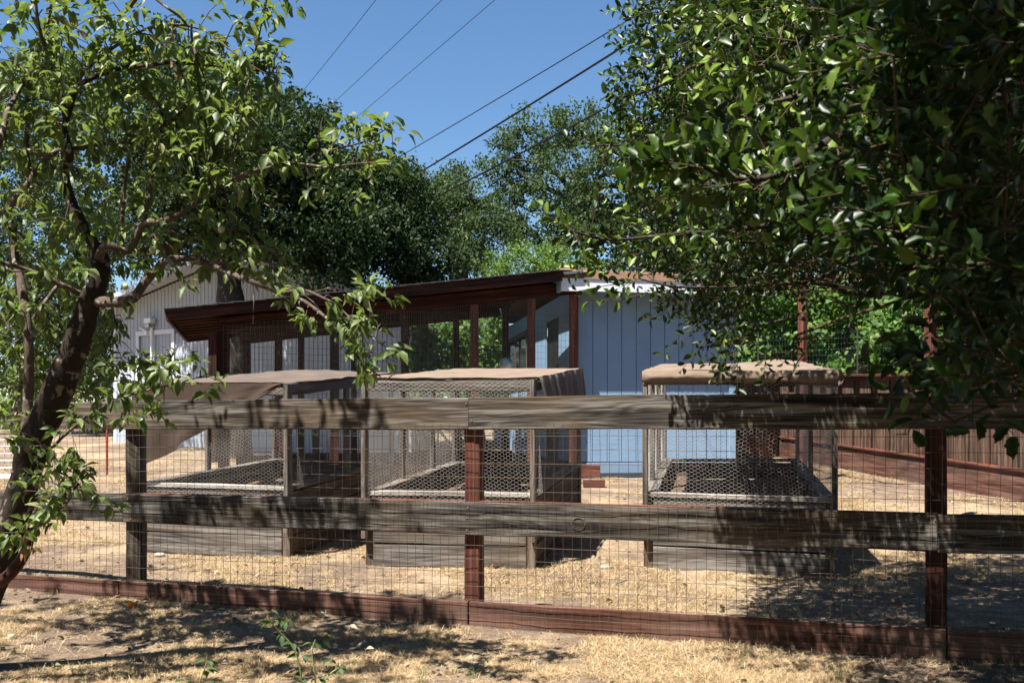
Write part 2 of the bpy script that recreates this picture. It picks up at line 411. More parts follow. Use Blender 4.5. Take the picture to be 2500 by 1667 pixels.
def unit(a): return a / np.maximum(np.linalg.norm(a, axis=1, keepdims=True), 1e-9)
def leaf_arrays(T, pos, dr, nor, ln, wd):
    dr = unit(dr); y = unit(np.cross(nor, dr)); z = np.cross(dr, y)
    V, Fc = T; n = len(pos); m = len(V)
    ln = np.asarray(ln).reshape(-1, 1, 1); wd = np.asarray(wd).reshape(-1, 1, 1)
    W_ = pos[:, None, :] + dr[:, None, :] * V[None, :, 0:1] * ln + y[:, None, :] * V[None, :, 1:2] * wd + z[:, None, :] * V[None, :, 2:3] * ln
    FF = (Fc[None] + (np.arange(n) * m)[:, None, None]).reshape(-1, Fc.shape[1])
    return W_.reshape(-1, 3), FF, m
def set_rnd(me, vals):
    a = me.attributes.new('rnd', 'FLOAT', 'POINT'); a.data.foreach_set('value', np.asarray(vals, dtype=np.float32))
def leaves(name, T, pos, dr, nor, ln, wd, mat, parent, rnd=None, **kw):
    V, FF, m = leaf_arrays(T, pos, dr, nor, ln, wd)
    if rnd is None: rnd = rng.random(len(pos))
    o = wmesh(name, V, FF, mat, parent, **kw)
    set_rnd(o.data, np.repeat(rnd, m)); return o
VAR = {}
def single_leaves(kind, T, pos, dr, nor, ln, wd, mat, parent, rnd):
    """the leaves that show largest: each one an object of its own; alike leaves share mesh data"""
    if kind not in VAR:
        VAR[kind] = []
        for k in range(8):
            me = fast_mesh('leaf', T[0], T[1]); me.materials.append(mat); me.shade_smooth()
            set_rnd(me, [(k + .5) / 8] * len(T[0])); VAR[kind].append(me)
    dr = unit(dr); y = unit(np.cross(nor, dr)); z = np.cross(dr, y)
    for i in range(len(pos)):
        me = VAR[kind][min(7, int(rnd[i] * 8))]
        a, b, c = dr[i] * ln[i], y[i] * wd[i], z[i] * ln[i]; p = pos[i]
        M = Matrix(((a[0], b[0], c[0], p[0]), (a[1], b[1], c[1], p[1]), (a[2], b[2], c[2], p[2]), (0, 0, 0, 1)))
        link('leaf', me, None, parent, M)
def rand_dirs(n):
    v = rng.normal(size=(n, 3)); return unit(v)

# ------------------------------------------------------------------ near rail fence
FA = Vector((-3.47, 6.80, 0)); FB = Vector((2.485, 4.83, 0))
FU = (FB - FA).normalized(); FN = Vector((FU.y, -FU.x, 0))       # FN points to the camera
if FN.y > 0: FN = -FN
def on_line(px, A, U, off=Vector((0, 0, 0))):
    k = (px - CX) / F; A2 = A + off
    t = (k * A2.y - A2.x) / (U.x - k * U.y)
    return A2 + U * t
def fpt(px, z=0, off=0):
    p = on_line(px, FA, FU); p = p + FN * off; p.z = z; return p
def build_near_fence():
    t = thing('rail_fence', fpt(1146), 'weathered grey three rail ranch fence with wire mesh running across the foreground', 'fence')
    for px, wd, dp, mt, rot in ((308, .10, .12, M_shadedpost, .35), (1146, .092, .092, M_red, 0), (2289, .10, .092, M_coop, -.05), (-560, .1, .1, M_greyb, 0), (3300, .1, .1, M_coop, 0)):
        c = fpt(px, 0, -.04 - dp / 2)
        up = Matrix.Rotation(rot, 3, 'Z') @ FU
        board('post', c + Vector((0, 0, -.25)), c + Vector((0, 0, 1.325)), wd, dp, up, mt, t, seg=10, jit=.006, ch=.006)
    for z, h, xs in ((1.242, .184, (-800, 1143, 3300)), (.637, .19, (-800, 300, 2289, 3300))):
        for a, b in zip(xs[:-1], xs[1:]):
            board('rail', fpt(a + .6, z, -.019), fpt(b - .6, z + .001, -.019), h, .038, (0, 0, 1), M_rail, t, seg=36, jit=.010, ch=.005)
    for a, b in ((-800, 288), (292, 1141), (1145, 2310), (2314, 3300)):
        board('kickboard', fpt(a, .07, -.019), fpt(b, .07, -.019), .18, .038, (0, 0, 1), M_kick, t, seg=20, jit=.006)
    for a, b in ((310, 1140), (1152, 2000)):                      # red nailer behind the middle rail
        board('nailer', fpt(a, .722, -.06), fpt(b, .722, -.06), .03, .036, (0, 0, 1), M_red, t, seg=10, jit=.005)
    # welded wire on the camera side
    P0, P1 = [], []
    L = (fpt(3000) - fpt(-450)).length; o = fpt(-450)
    def wp(s, z):
        wob = .007 * noise.noise(Vector((s * 2.3, z * 3, 1))) + .0045 * noise.noise(Vector((s * 9, z * 9, 4)))
        bow = .016 + .010 * max(0, math.sin(s * 1.3 + z * 2))
        p = o + FU * (s + .006 * noise.noise(Vector((s * 1.5, z * 4, 8)))) + FN * (bow + wob)
        return (p.x, p.y, z + .006 * noise.noise(Vector((s * 2.1, z, 2))))
    nvw = int(L / .0525); zs = [.02 + .078 * i for i in range(15)] + [1.158]
    for i in range(nvw):
        s = i * .0525 + .004 * noise.noise(Vector((i, 0, 0)))
        zz = zs + [1.185]
        for a, b in zip(zz[:-1], zz[1:]): P0.append(wp(s, a)); P1.append(wp(s, b))
    for z in zs:
        for i in range(nvw):
            P0.append(wp(i * .0525, z)); P1.append(wp((i + 1) * .0525, z))
    V, Fc = segs(P0, P1, .00125, 4)
    wmesh('wire_mesh', V, Fc, M_rust, t)
    for px, z, rr_ in ((1412, .625, .034), (2112, .60, .026)):
        c = fpt(px, z, .001); kb = MB()
        for q in range(1):
            R_ = rr_ * (1 - .3 * q); pts = [c + FU * (math.cos(a) * R_ * 1.15) + Vector((0, 0, math.sin(a) * R_)) for a in [k * math.pi / 9 for k in range(19)]]
            kb.add(*tube(pts, .0022, 4))
        kb.build('knot', M_greyb, t)
    # nail heads
    for px in (311, 1146, 2289):
        for z in (1.30, 1.20, .70, .64, .57):
            p = fpt(px + random.uniform(-8, 8), z, .003)
            V, Fc = tube([p, p + FN * .002], [.005, .004], 6); Fc.append(tuple(range(6, 12)))
            wmesh('nail', V, Fc, M_nail, t)
build_near_fence()

# ------------------------------------------------------------------ chicken wire panels
def hex_edges(wd, ht, f):
    s = f / math.sqrt(3); dx = 1.5 * s; A = []; B = []
    for i in range(int(wd / dx) + 1):
        x = i * dx
        for j in range(int(ht / f) + 1):
            y = j * f + (f / 2 if i % 2 else 0)
            p = [(x - s, y), (x - s / 2, y + f / 2), (x + s / 2, y + f / 2), (x + s, y)]
            for a, b in zip(p[:-1], p[1:]):
                if 0 <= min(a[0], b[0]) and max(a[0], b[0]) <= wd and 0 <= min(a[1], b[1]) and max(a[1], b[1]) <= ht:
                    A.append(a); B.append(b)
    return np.array(A), np.array(B)
def hexpanel(c00, c10, c01, c11, f=.028, r=.0007, parent=None, mat=None, bulge=.01, sides=3, keep=None, name='chicken_wire'):
    """bilinear panel: c00-c10 bottom edge, c01-c11 top edge"""
    c00, c10, c01, c11 = [np.array(c, float) for c in (c00, c10, c01, c11)]
    wd = max(np.linalg.norm(c10 - c00), np.linalg.norm(c11 - c01)); ht = max(np.linalg.norm(c01 - c00), np.linalg.norm(c11 - c10))
    A, B = hex_edges(wd, ht, f)
    nrm = np.cross(c10 - c00, c01 - c00); nrm /= np.linalg.norm(nrm)
    ph = random.random() * 9
    def mp(q):
        u = q[:, 0:1] / wd; v = q[:, 1:2] / ht
        u2 = u + .006 * np.sin(v * 9 + ph) + .004 * np.sin(u * 31 + v * 17 + ph); v2 = v + .01 * np.sin(u * 7 + ph) * (v > .02)
        p = c00 * (1 - u2) * (1 - v2) + c10 * u2 * (1 - v2) + c01 * (1 - u2) * v2 + c11 * u2 * v2
        return p + nrm * bulge * np.sin(u * np.pi) * np.sin(v * np.pi) * np.sin(u * 11 + v * 6 + ph)
    a, b = mp(A), mp(B)
    if keep is not None:
        k = keep((a + b) / 2); a, b = a[k], b[k]
    V, Fc = segs(a, b, r, sides)
    return wmesh(name, V, Fc, mat or M_hex, parent)

# ------------------------------------------------------------------ raised beds with wire frames
BED_H = .58
def bed(label, FL, FR, BR, BL, mat_front, mid_studs, TF, TB):
    FL, FR, BR, BL = [Vector((x, y, gz0(x, y) - .005)) for x, y in (FL, FR, BR, BL)]
    cen = (FL + FR + BR + BL) / 4
    t = thing('raised_bed', (cen.x, cen.y, cen.z), label, 'raised bed', 'wooden raised beds with chicken wire frames')
    cs = [FL, FR, BR, BL]; Z = Vector((0, 0, 1))
    th = .038; tier = .171
    ins = lambda p, k=.03: p + (cen - p).normalized() * k
    for i in range(4):
        a, b = cs[i], cs[(i + 1) % 4]; u = (b - a).normalized(); nrm = Vector((u.y, -u.x, 0)).normalized()
        if (cen - (a + b) / 2).dot(nrm) > 0: nrm = -nrm
        for k in range(3):
            z = .088 + k * (tier + .009)
            m = M_grey if i == 0 else M_greyb
            o = nrm * random.uniform(-.004, .004)
            board('plank', a + u * .045 + Z * z + o, b - u * .045 + Z * (z + random.uniform(-.003, .003)) + o, tier, th, Z, m, t, seg=8, jit=.006)
        # flat rim board on top
        board('rim_board', a - u * .02 + Z * (BED_H - .018) - nrm * .02, b + u * .02 + Z * (BED_H - .018) - nrm * .02, .034, .10 if i != 2 else .07, Z, M_rimw if i == 0 else M_grey, t, seg=8, jit=.004)
    for c in cs:
        q = ins(c, .035)
        board('corner_post', q - Z * .1, q + Z * (BED_H - .04), .075, .075, (cs[1] - cs[0]), M_greyb, t, seg=3, jit=.004)
    # soil
    def soil(u, v):
        p = FL * (1 - u) * (1 - v) + FR * u * (1 - v) + BR * u * v + BL * (1 - u) * v
        q = p + (cen - p) * .06
        return (q.x, q.y, p.z + .37 + .05 * noise.noise(Vector((q.x * 3, q.y * 3, 0))) + .02 * noise.noise(q * 14) + .07 * math.exp(-((u - .5) ** 2 + (v - .45) ** 2) * 8))
    grid('soil', soil, 24, 40, M_soil, t)
    # frame of uprights and top rails
    tops = []; bots = []
    for i, c in enumerate(cs):
        q = c + (c - cen).normalized() * .035
        b0 = q + Z * (.22 if i < 2 else .15); tp = q + Z * (TF if i < 2 else TB); bots.append(q + Z * (BED_H - .03)); tops.append(tp)
        board('upright', b0, tp, .085, .036, (cs[3] - cs[0]), M_grey, t, seg=6, jit=.005)
    for i in range(4):
        a, b = tops[i], tops[(i + 1) % 4]; u = (b - a).normalized()
        board('top_rail', a + u * .02 - Z * .045, b - u * .02 - Z * .045, .085, .036, Z, M_grey if i != 1 else M_greyb, t, seg=6, jit=.005)
    for side, f in mid_studs:
        a0, a1 = (bots[0], bots[3]) if side < 0 else (bots[1], bots[2])
        c0, c1 = (tops[0], tops[3]) if side < 0 else (tops[1], tops[2])
        board('stud', a0.lerp(a1, f) - Z * .02, c0.lerp(c1, f) - Z * .08, .07, .036, (cs[3] - cs[0]), M_grey, t, seg=4, jit=.004)
    fo = (FL - BL).normalized() * .022
    lo = (FL - FR).normalized() * .022
    hexpanel(bots[0] + fo - Z * .08, bots[1] + fo - Z * .08, tops[0] + fo - Z * .01, tops[1] + fo - Z * .01, parent=t, r=.00085)
    hexpanel(bots[0] + lo, bots[3] + lo, tops[0] + lo, tops[3] + lo, parent=t)
    hexpanel(bots[1] - lo, bots[2] - lo, tops[1] - lo, tops[2] - lo, parent=t)
    return t, cs, tops

b1, c1, t1 = bed('leftmost wooden raised bed under the brown cloth with a triangular hanging corner', (-3.05, 8.2), (-1.78, 7.9), (-1.25, 10.1), (-2.5, 10.5), M_greyb, ((-1, .45), (1, .5)), 1.385, 1.47)
b2, c2, t2 = bed('middle wooden raised bed behind the red fence post with bare grey front top rail', (-1.10, 7.62), (.15, 7.45), (.65, 9.95), (-.58, 10.15), M_greyb, ((-1, .35), (-1, .7)), 1.425, 1.51)
b3, c3, t3 = bed('rightmost wooden raised bed under tan burlap with black tube hoops in the soil', (1.02, 7.50), (2.30, 7.15), (3.0, 10.5), (1.62, 10.5), M_greyb, ((-1, .3), (-1, .62), (1, .55)), 1.475, 1.56)

# covers
Z = Vector((0, 0, 1))
def bil(c, u, v): return c[0] * (1 - u) * (1 - v) + c[1] * u * (1 - v) + c[2] * u * v + c[3] * (1 - u) * v
def cover1():
    t = thing('shade_cloth', t1[0], 'brown ribbed shade cloth over the left bed, one corner hanging as a triangle', 'shade cloth')
    def top(u, v):
        p = bil(t1, u * 1.03 - .015, v * 1.03 - .015)
        return p + Z * (.014 + .03 * math.exp(-((u - .35) ** 2 + (v - .9) ** 2) * 9) + .012 * noise.noise(p * 5) + .004 * noise.noise(p * 14))
    grid('top_panel', top, 30, 30, M_shade_s, t)
    U = (t1[1] - t1[0]); n = (t1[0] - t1[3]).normalized()
    def flap(u, v):
        # depth of the hanging corner shrinks to the right
        d = .70 * max(0, 1 - u) ** .9 if u > .33 else .70 - .18 * u * 1.0 + 0
        d = min(d, .70 * (1 - u) ** .75 + .01)
        p = t1[0] + U * (u * 1.0 - .012) + Z * (.012 - d * v)
        w_ = (.010 * math.sin(u * 26 + v * 5) + .012 * noise.noise(Vector((u * 7, v * 4, 2)))) * v
        return p + n * (.055 + .012 * v + w_)
    grid('hanging_corner', flap, 60, 24, M_shade, t)
cover1()
def cover2():
    t = thing('shade_cloth', t2[1], 'smooth tan cloth over the middle bed with wrinkled brown drape on its right side', 'shade cloth')
    def top(u, v):
        p = bil(t2, u * 1.02 - .01, v * 1.02 - .01)
        return p + Z * (.016 - .012 * math.sin(u * math.pi) * math.sin(v * math.pi) + .010 * noise.noise(p * 4) + .004 * noise.noise(p * 13))
    grid('top_panel', top, 30, 30, M_burlap, t)
    U = (t2[2] - t2[1]); n = (t2[1] - t2[0]).normalized()
    def drape(u, v):
        d = (.30 + .22 * u + .03 * math.sin(u * 15))
        p = t2[1] + U * (.02 + u * 1.0) + Z * (.016 - d * v)
        fold = (.022 * math.sin(u * 44) + .014 * math.sin(u * 23 + 2)) * v ** .5
        return p + n * (.035 + .06 * v + fold)
    grid('side_drape', drape, 120, 20, M_shade_s, t)
cover2()
def cover3():
    t = thing('burlap_cover', t3[0], 'tan burlap sheet over the right bed with ragged front edge', 'burlap')
    def top(u, v):
        p = bil(t3, u * 1.03 - .015, v * 1.02 - .01)
        pk = .05 * max(0, 1 - abs(u - .82) * 2.6) ** 1.3 * max(0, 1 - abs(v - .9) * 1.1)
        return p + Z * (.018 + pk - .02 * math.sin(u * math.pi) * math.sin(v * math.pi) + .014 * noise.noise(p * 5) + .005 * noise.noise(p * 15))
    grid('top_panel', top, 40, 30, M_burlap, t)
    U = (t3[1] - t3[0]); n = (t3[0] - t3[3]).normalized()
    def flap(u, v):
        d = .085 + .012 * noise.noise(Vector((u * 6, 0, 0))) + .006 * noise.noise(Vector((u * 30, 0, 3)))
        p = t3[0] + U * (u * 1.03 - .015) + Z * (.018 - d * v)
        bul = .016 * math.sin(v * math.pi) + .008 * noise.noise(Vector((u * 14, v * 3, 1)))
        return p + n * (.052 + bul)
    grid('front_edge', flap, 90, 8, M_burlap, t)
    Ur = (t3[2] - t3[1]); nr = (t3[1] - t3[0]).normalized()
    def sflap(u, v):
        d = .10 + .05 * math.sin(u * 9) ** 2
        p = t3[1] + Ur * u + Z * (.018 - d * v)
        return p + nr * (.045 + .02 * math.sin(v * math.pi) + .01 * math.sin(u * 30) * v)
    grid('side_edge', sflap, 50, 6, M_burlap, t)
cover3()
def hoops():
    for i, (x, y, h, w_, ry) in enumerate(((1800, 1105, .42, .16, .5), (1764, 1150, .20, .07, .0), (1835, 1150, .20, .06, .3), (1866, 1152, .2, .05, .2))):
        D = 8.4 + .15 * i; base = P(x, 1190, D); base.z = gz0(base.x, D) + .3
        pts = []
        for k in range(15):
            a = math.pi * k / 14
            pts.append(base + Vector((math.cos(a) * w_ * math.cos(ry), math.cos(a) * w_ * math.sin(ry), math.sin(a) * h)))
        V, Fc = tube(pts, .005, 6)
        lab = ('tallest black irrigation tube arch standing in the right bed soil', 'small black tube arch left of the tall arch in the right bed', 'small black tube arch just right of the tall arch in the right bed', 'rightmost small black tube arch in the right bed soil')[i]
        o = wmesh('irrigation_tube', V, Fc, M_hose, smooth=True); tagit(o, lab, 'tube', 'black irrigation tube arches')
hoops()

# ------------------------------------------------------------------ coop
CFL = Vector((-4.24, 12.2, 2.60)); CFR = Vector((.667, 13.4, 3.27))
CU = Vector((CFR.x - CFL.x, CFR.y - CFL.y, 0)).normalized(); CB = Vector((-CU.y, CU.x, 0))
CLEN = math.hypot(CFR.x - CFL.x, CFR.y - CFL.y)
def croof(px_pt):      # roof height at a plan point
    s = (px_pt - CFL).dot(CU); return CFL.z + (CFR.z - CFL.z) * s / CLEN
def cpt(px, back=.33):
    A = Vector((CFL.x, CFL.y, 0)) + CB * back
    p = on_line(px, A, CU); p.z = 0; return p
def build_coop():
    t = thing('chicken_coop', cpt(900, 1.5) + Z * gz0(-1, 14), 'long dark red brown open poultry run with sloping roof and wire sides', 'coop')
    slope = Vector((CU.x * CLEN, CU.y * CLEN, CFR.z - CFL.z))
    sd = slope.normalized(); up = sd.cross(CB) * -1
    if up.z < 0: up = -up
    # sheathing and shingles
    c = [CFL, CFL + slope, CFL + slope + CB * 3.0, CFL + CB * 3.0]
    board('roof_deck', CFL + CB * 1.5 - sd * .02, CFL + CB * 1.5 + slope, 3.02, .018, CB, M_coop, t)
    n = 26
    for i in range(n):
        a = CFL + slope * (i / n) + CB * 1.5 + up * .026; b = CFL + slope * ((i + 1.15) / n) + CB * 1.5 + up * .016
        board('shingle_course', a - sd * .02, b, 3.08, .012, CB, M_roof, t, seg=1, ch=.002)
    # fascia on the front edge, barge on left, inner beams
    board('fascia', CFL - up * .065 + CB * .02, CFL + slope * 1.0 - up * .065 + CB * .02, .105, .036, up, M_coop, t, seg=20, jit=.008)
    board('fascia', CFL + CB * 3.0 - up * .065, CFL + slope + CB * 3.0 - up * .065, .13, .036, up, M_coop, t)
    board('barge_board', CFL - up * .06 + CB * .04, CFL - up * .06 + CB * 2.98, .12, .036, up, M_coop, t)
    for k in range(1, 8):      # purlins seen under the left overhang, running along the slope
        o = CB * (.36 * k + .1) - up * .058
        board('purlin', CFL + o + sd * .03, CFL + slope + o, .09, .036, up, M_coop, t)
    # headers on the post line
    for bk in (.33, 2.6):
        a = cpt(531, bk); b = cpt(1404, bk)
        if bk > 1: a = Vector((CFL.x, CFL.y, 0)) + CB * bk + CU * .8; b = a + CU * 4.0
        za = croof(a) - .20; zb = croof(b) - .20
        board('header', Vector((a.x, a.y, za)), Vector((b.x, b.y, zb)), .17, .04, Z, M_coop, t, seg=12, jit=.006)
    # front posts
    for px, wd, m in ((546, .145, M_coop), (680, .10, M_coop), (816, .115, M_coop), (988, .10, M_coop), (1158, .098, M_red), (1297, .098, M_red), (1400, .10, M_red)):
        q = cpt(px, .37 if px != 546 else .40); g = gz0(q.x, q.y)
        board('post', Vector((q.x, q.y, g - .1)), Vector((q.x, q.y, croof(q) - .14)), wd, .09, CU, m, t, seg=4, jit=.004)
    # back posts
    for k in range(6):
        q = Vector((CFL.x, CFL.y, 0)) + CB * 2.64 + CU * (.9 + .8 * k); g = gz0(q.x, q.y)
        board('post', Vector((q.x, q.y, g - .1)), Vector((q.x, q.y, croof(q) - .12)), .09, .09, CU, M_coop, t)
    # low base boards and mid rails
    for bk in (.33, 2.6):
        a = Vector((CFL.x, CFL.y, 0)) + CB * bk + CU * .75; b = a + CU * 4.25
        ga, gb = gz0(a.x, a.y), gz0(b.x, b.y)
        board('base_board', Vector((a.x, a.y, ga + .12)), Vector((b.x, b.y, gb + .12)), .26, .036, Z, M_coop, t, seg=6, jit=.005)
    # small cabinet at the left end
    q = cpt(521, .33); g = gz0(q.x, q.y)
    ct = board('nest_box', Vector((q.x, q.y, g + .35)), Vector((q.x, q.y, 2.355)), .10, .42, CU, M_coop, t)
    # wire: hex on the front, green welded wire on the right bays
    a = cpt(560, .315); b = cpt(1398, .315)
    za, zb = croof(a) - .13, croof(b) - .12
    hexpanel(Vector((a.x, a.y, 1.32)), Vector((b.x, b.y, 1.32)), Vector((a.x, a.y, za)), Vector((b.x, b.y, zb)), f=.032, r=.0008, parent=t, bulge=.004)
    A = Vector((CFL.x, CFL.y, 0))
    for (o, x0, x1, zt, dx, dz, m) in ((A + CB * .31, cpt(545, .31), cpt(1392, .31), 2.72, .056, .085, M_green), (A + CB * 2.58, None, None, 2.45, .056, .085, M_green)):
        if x0 is None: s0, s1 = .9, 4.9
        else: s0, s1 = (x0 - o).dot(CU), (x1 - o).dot(CU)
        P0, P1 = [], []
        for i in range(int((s1 - s0) / dx) + 1):
            p = o + CU * (s0 + i * dx); zt_ = min(zt, croof(p) - .22)
            P0.append((p.x, p.y, 1.1)); P1.append((p.x, p.y, zt_))
        for j in range(int((zt - 1.1) / dz) + 1):
            z = 1.1 + j * dz
            s2 = s0
            while s2 < s1 and croof(o + CU * s2) - .22 < z: s2 += .05
            pa = o + CU * s2; pb = o + CU * s1
            for q in range(8):
                c0 = pa.lerp(pb, q / 8); c1_ = pa.lerp(pb, (q + 1) / 8)
                P0.append((c0.x, c0.y, z + .004 * math.sin(q * 2.1))); P1.append((c1_.x, c1_.y, z + .004 * math.sin((q + 1) * 2.1)))
        V, Fc = segs(P0, P1, .0014, 4); wmesh('welded_wire', V, Fc, m, t)
    for px, ys in ((988, (773, 806, 815, 878)), (1158, (805, 815, 878)), (1297, (814, 841, 876)), (1400, (712, 762, 800, 845)), (816, (805, 840, 880)), (680, (815, 860))):
        for y in ys:
            q = cpt(px, .315); D = q.y; p = P(px + random.uniform(-4, 4), y, D); V, Fc = tube([p, p - CB * .006], [.007, .006], 6); Fc.append(tuple(range(6, 12)))
            wmesh('nail', V, Fc, M_nail, t)
build_coop()

def build_feeder():
    D = 13.7; p = P(1233, 899, D)
    t = thing('hanging_bag', p, 'crumpled silver grey bag hanging from a rope inside the poultry run', 'bag')
    V = []; n = 20; m = 14
    for j in range(m + 1):
        v = j / m; z = .215 * v
        r = .115 * math.sin(min(1, v * 1.15 + .18) * math.pi) ** .55 * (1 - .25 * v)
        for i in range(n):
            a = 2 * math.pi * i / n; rr = r * (1 + .16 * noise.noise(Vector((math.cos(a) * 2.5, math.sin(a) * 2.5, v * 5))))
            V.append((p.x + math.cos(a) * rr + .03 * (1 - v), p.y + math.sin(a) * rr * .8, p.z + z))
    Fc = [(j * n + i, j * n + (i + 1) % n, (j + 1) * n + (i + 1) % n, (j + 1) * n + i) for j in range(m) for i in range(n)]
    Fc.append(tuple(range(n - 1, -1, -1)))
    wmesh('bag_body', V, Fc, M_silver, t, smooth=True)
    pts = [p + Vector((-.07, 0, .17)), p + Vector((-.05, 0, .215)), p + Vector((0, 0, .235)), p + Vector((.05, 0, .215)), p + Vector((.08, 0, .15))]
    V, Fc = tube(pts, .008, 6); wmesh('bag_rim', V, Fc, M_dark, t, smooth=True)
    zt = croof(p) - .1
    V, Fc = tube([p + Vector((0, 0, .23)), p + Vector((.006, 0, .4)), p + Vector((0, 0, .5)), Vector((p.x, p.y, zt))], .009, 5); wmesh('rope', V, Fc, M_coop, t, smooth=True)
build_feeder()

# ------------------------------------------------------------------ blue building
BA = Vector((.925, 13.95, 0)); ang = R(10); BU = Vector((math.cos(ang), math.sin(ang), 0)); BBK = Vector((-BU.y, BU.x, 0))
def build_blue():
    base = gz0(.9, 13.9)
    t = thing('blue_shed', BA + Z * base, 'blue painted wooden shed with vertical board siding and white eave board', 'shed')
    z0, z1 = base + .24, 3.16; W_ = 2.32
    # front siding planks with real grooves
    n = 11; pw = W_ / n
    for i in range(n):
        a = BA + BU * (i * pw + .004); b = BA + BU * ((i + 1) * pw - .004); c = (a + b) / 2
        board('plank', Vector((c.x, c.y, z0)), Vector((c.x, c.y, z1)), pw - .008, .02, BU, M_blue, t, ch=.003)
    board('sheathing', BA + BU * (W_ / 2) + BBK * .02 + Z * (z0 + .01), BA + BU * (W_ / 2) + BBK * .02 + Z * (z1 - .01), W_ - .02, .016, BU, M_bluetrim, t)
    # corner trims
    for s in (-.0, W_):
        q = BA + BU * (s + (.045 if s == 0 else -.045)) - BBK * .022
        board('corner_trim', q + Z * z0, q + Z * z1, .10, .022, BU, M_bluetrim, t)
    # skirt boards and foundation
    q0 = BA - BBK * .01; board('skirt_board', q0 + Z * (base + .15), q0 + BU * W_ + Z * (base + .16), .15, .03, Z, M_bluefound, t, seg=6, jit=.006)
    q0 = BA + BBK * .03; board('foundation', q0 + Z * (base - .05), q0 + BU * W_ + Z * (base - .05), .28, .05, Z, M_bluefound, t)
    # left side wall seen through the run, with a doorway and a window
    LS = 7.6
    def sidepl(s0, s1, za, zb, m=M_blue):
        k = max(1, round((s1 - s0) / .2))
        for i in range(k):
            a = s0 + (s1 - s0) * (i + .5) / k; q = BA + BBK * a
            board('plank', Vector((q.x, q.y, za)), Vector((q.x, q.y, zb)), (s1 - s0) / k - .008, .02, BBK, m, t, ch=.003)
    sidepl(.03, 1.2, z0, z1); sidepl(2.1, 3.7, z0, z1, M_blue); sidepl(3.7, 6.0, z0, 1.95); sidepl(3.7, 6.0, 2.85, z1); sidepl(6.0, LS, z0, z1)
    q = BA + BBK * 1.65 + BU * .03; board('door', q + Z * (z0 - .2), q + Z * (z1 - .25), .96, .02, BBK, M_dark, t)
    sidepl(1.2, 2.1, z1 - .3, z1)
    q = BA + BBK * 4.85 + BU * .03
    win = board('window', q + Z * 1.95, q + Z * 2.85, 2.3, .01, BBK, M_window, t)
    for s in (3.72, 4.85, 5.98):
        q = BA + BBK * s - BU * .02; board('window_frame', q + Z * 1.95, q + Z * 2.85, .06, .03, BBK, M_greyb, win)
    for zz in (1.94, 2.86):
        board('window_frame', BA + BBK * 3.7 - BU * .02 + Z * zz, BA + BBK * 6.0 - BU * .02 + Z * zz, .09, .032, Z, M_greyb, win)
    # right side and back wall
    for (a, b) in ((BA + BU * W_, BA + BU * W_ + BBK * LS), (BA + BBK * LS, BA + BU * W_ + BBK * LS)):
        board('wall', a + Z * ((z0 + z1) / 2), b + Z * ((z0 + z1) / 2), z1 - z0, .03, Z, M_blue, t)
    # eave: white fascia, soffit, brown roofing lapped over the edge
    e0 = P(1370, 700, 13.5); e1 = on_line(1900, Vector((e0.x, e0.y, 0)), BU)
    f0 = Vector((e0.x, e0.y, 3.115)); f1 = Vector((e1.x, e1.y, 3.115)); 
    board('eave_board', f0, f1 , .18, .04, Z, M_trim, t, seg=10, jit=.005)
    board('eave_board', f0 + BBK * .02, f0 + BBK * .5, .18, .04, Z, M_bluetrim, t)
    sf = (f0 + f1) / 2
    board('soffit', f0 + BBK * .24 + Z * .03, f1 + BBK * .24 + Z * .03, .44, .015, BBK, M_greyb, t)
    L = (f1 - f0).length
    def roofing(u, v):
        # v: 0 lower lip over the fascia, rises and runs back as the roof surface
        p = f0 + (f1 - f0) * u + BU * .03
        topz = .21 - .02 * u
        if v < .5:
            k = v / .5; return p - BBK * (.035 - .05 * k) + Z * (.085 - .02 * u + (topz - .085) * k + .008 * noise.noise(Vector((u * 9, v * 2, 0))))
        k = (v - .5) / .5; return p + BBK * (.015 + k * 7.9) + Z * (topz + .012 * math.sin(k * 3) + .10 * k)
    grid('roofing_sheet', roofing, 40, 12, M_roofbrown, t)
    # curled black flap at the left end of the ridge
    def curl(u, v):
        a = v * 2.6; c = f0 + BU * (-.03 + .30 * u)
        return c + Z * (.115 + .05 * math.sin(a) + .03 * u) - BBK * (.02 + .05 * math.cos(a)) + BU * (.05 * v)
    grid('curled_flap', curl, 8, 10, M_roof, t)
    def cap(u, v):
        c = f0 + BU * (-.02 + .42 * u)
        return c + Z * (.235 - .06 * v + .015 * math.sin(u * 7)) - BBK * (-.05 + .10 * v)
    grid('ridge_cap', cap, 8, 4, M_roofbrown, t)
build_blue()

# bricks at the corner of the shed
for i, (x, y, rz, lab) in enumerate(((1440, 1142, .1, 'upright reddish wood block at the lower left corner of the blue shed'), (1450, 1166, .0, 'flat reddish wood block lying on the dirt by the blue shed corner'))):
    D = 13.3 - .35 * i; p = P(x, y, D)
    q = Vector((p.x, p.y, 0))
    V, Fc = box((q.x, q.y, gz0(q.x, q.y) + (.045 if i else .17)), .26 if i == 0 else .28, .11, .09 if i else .16, rz)
    o = wmesh('wood_block', V, Fc, M_red); tagit(o, lab, 'wood block')

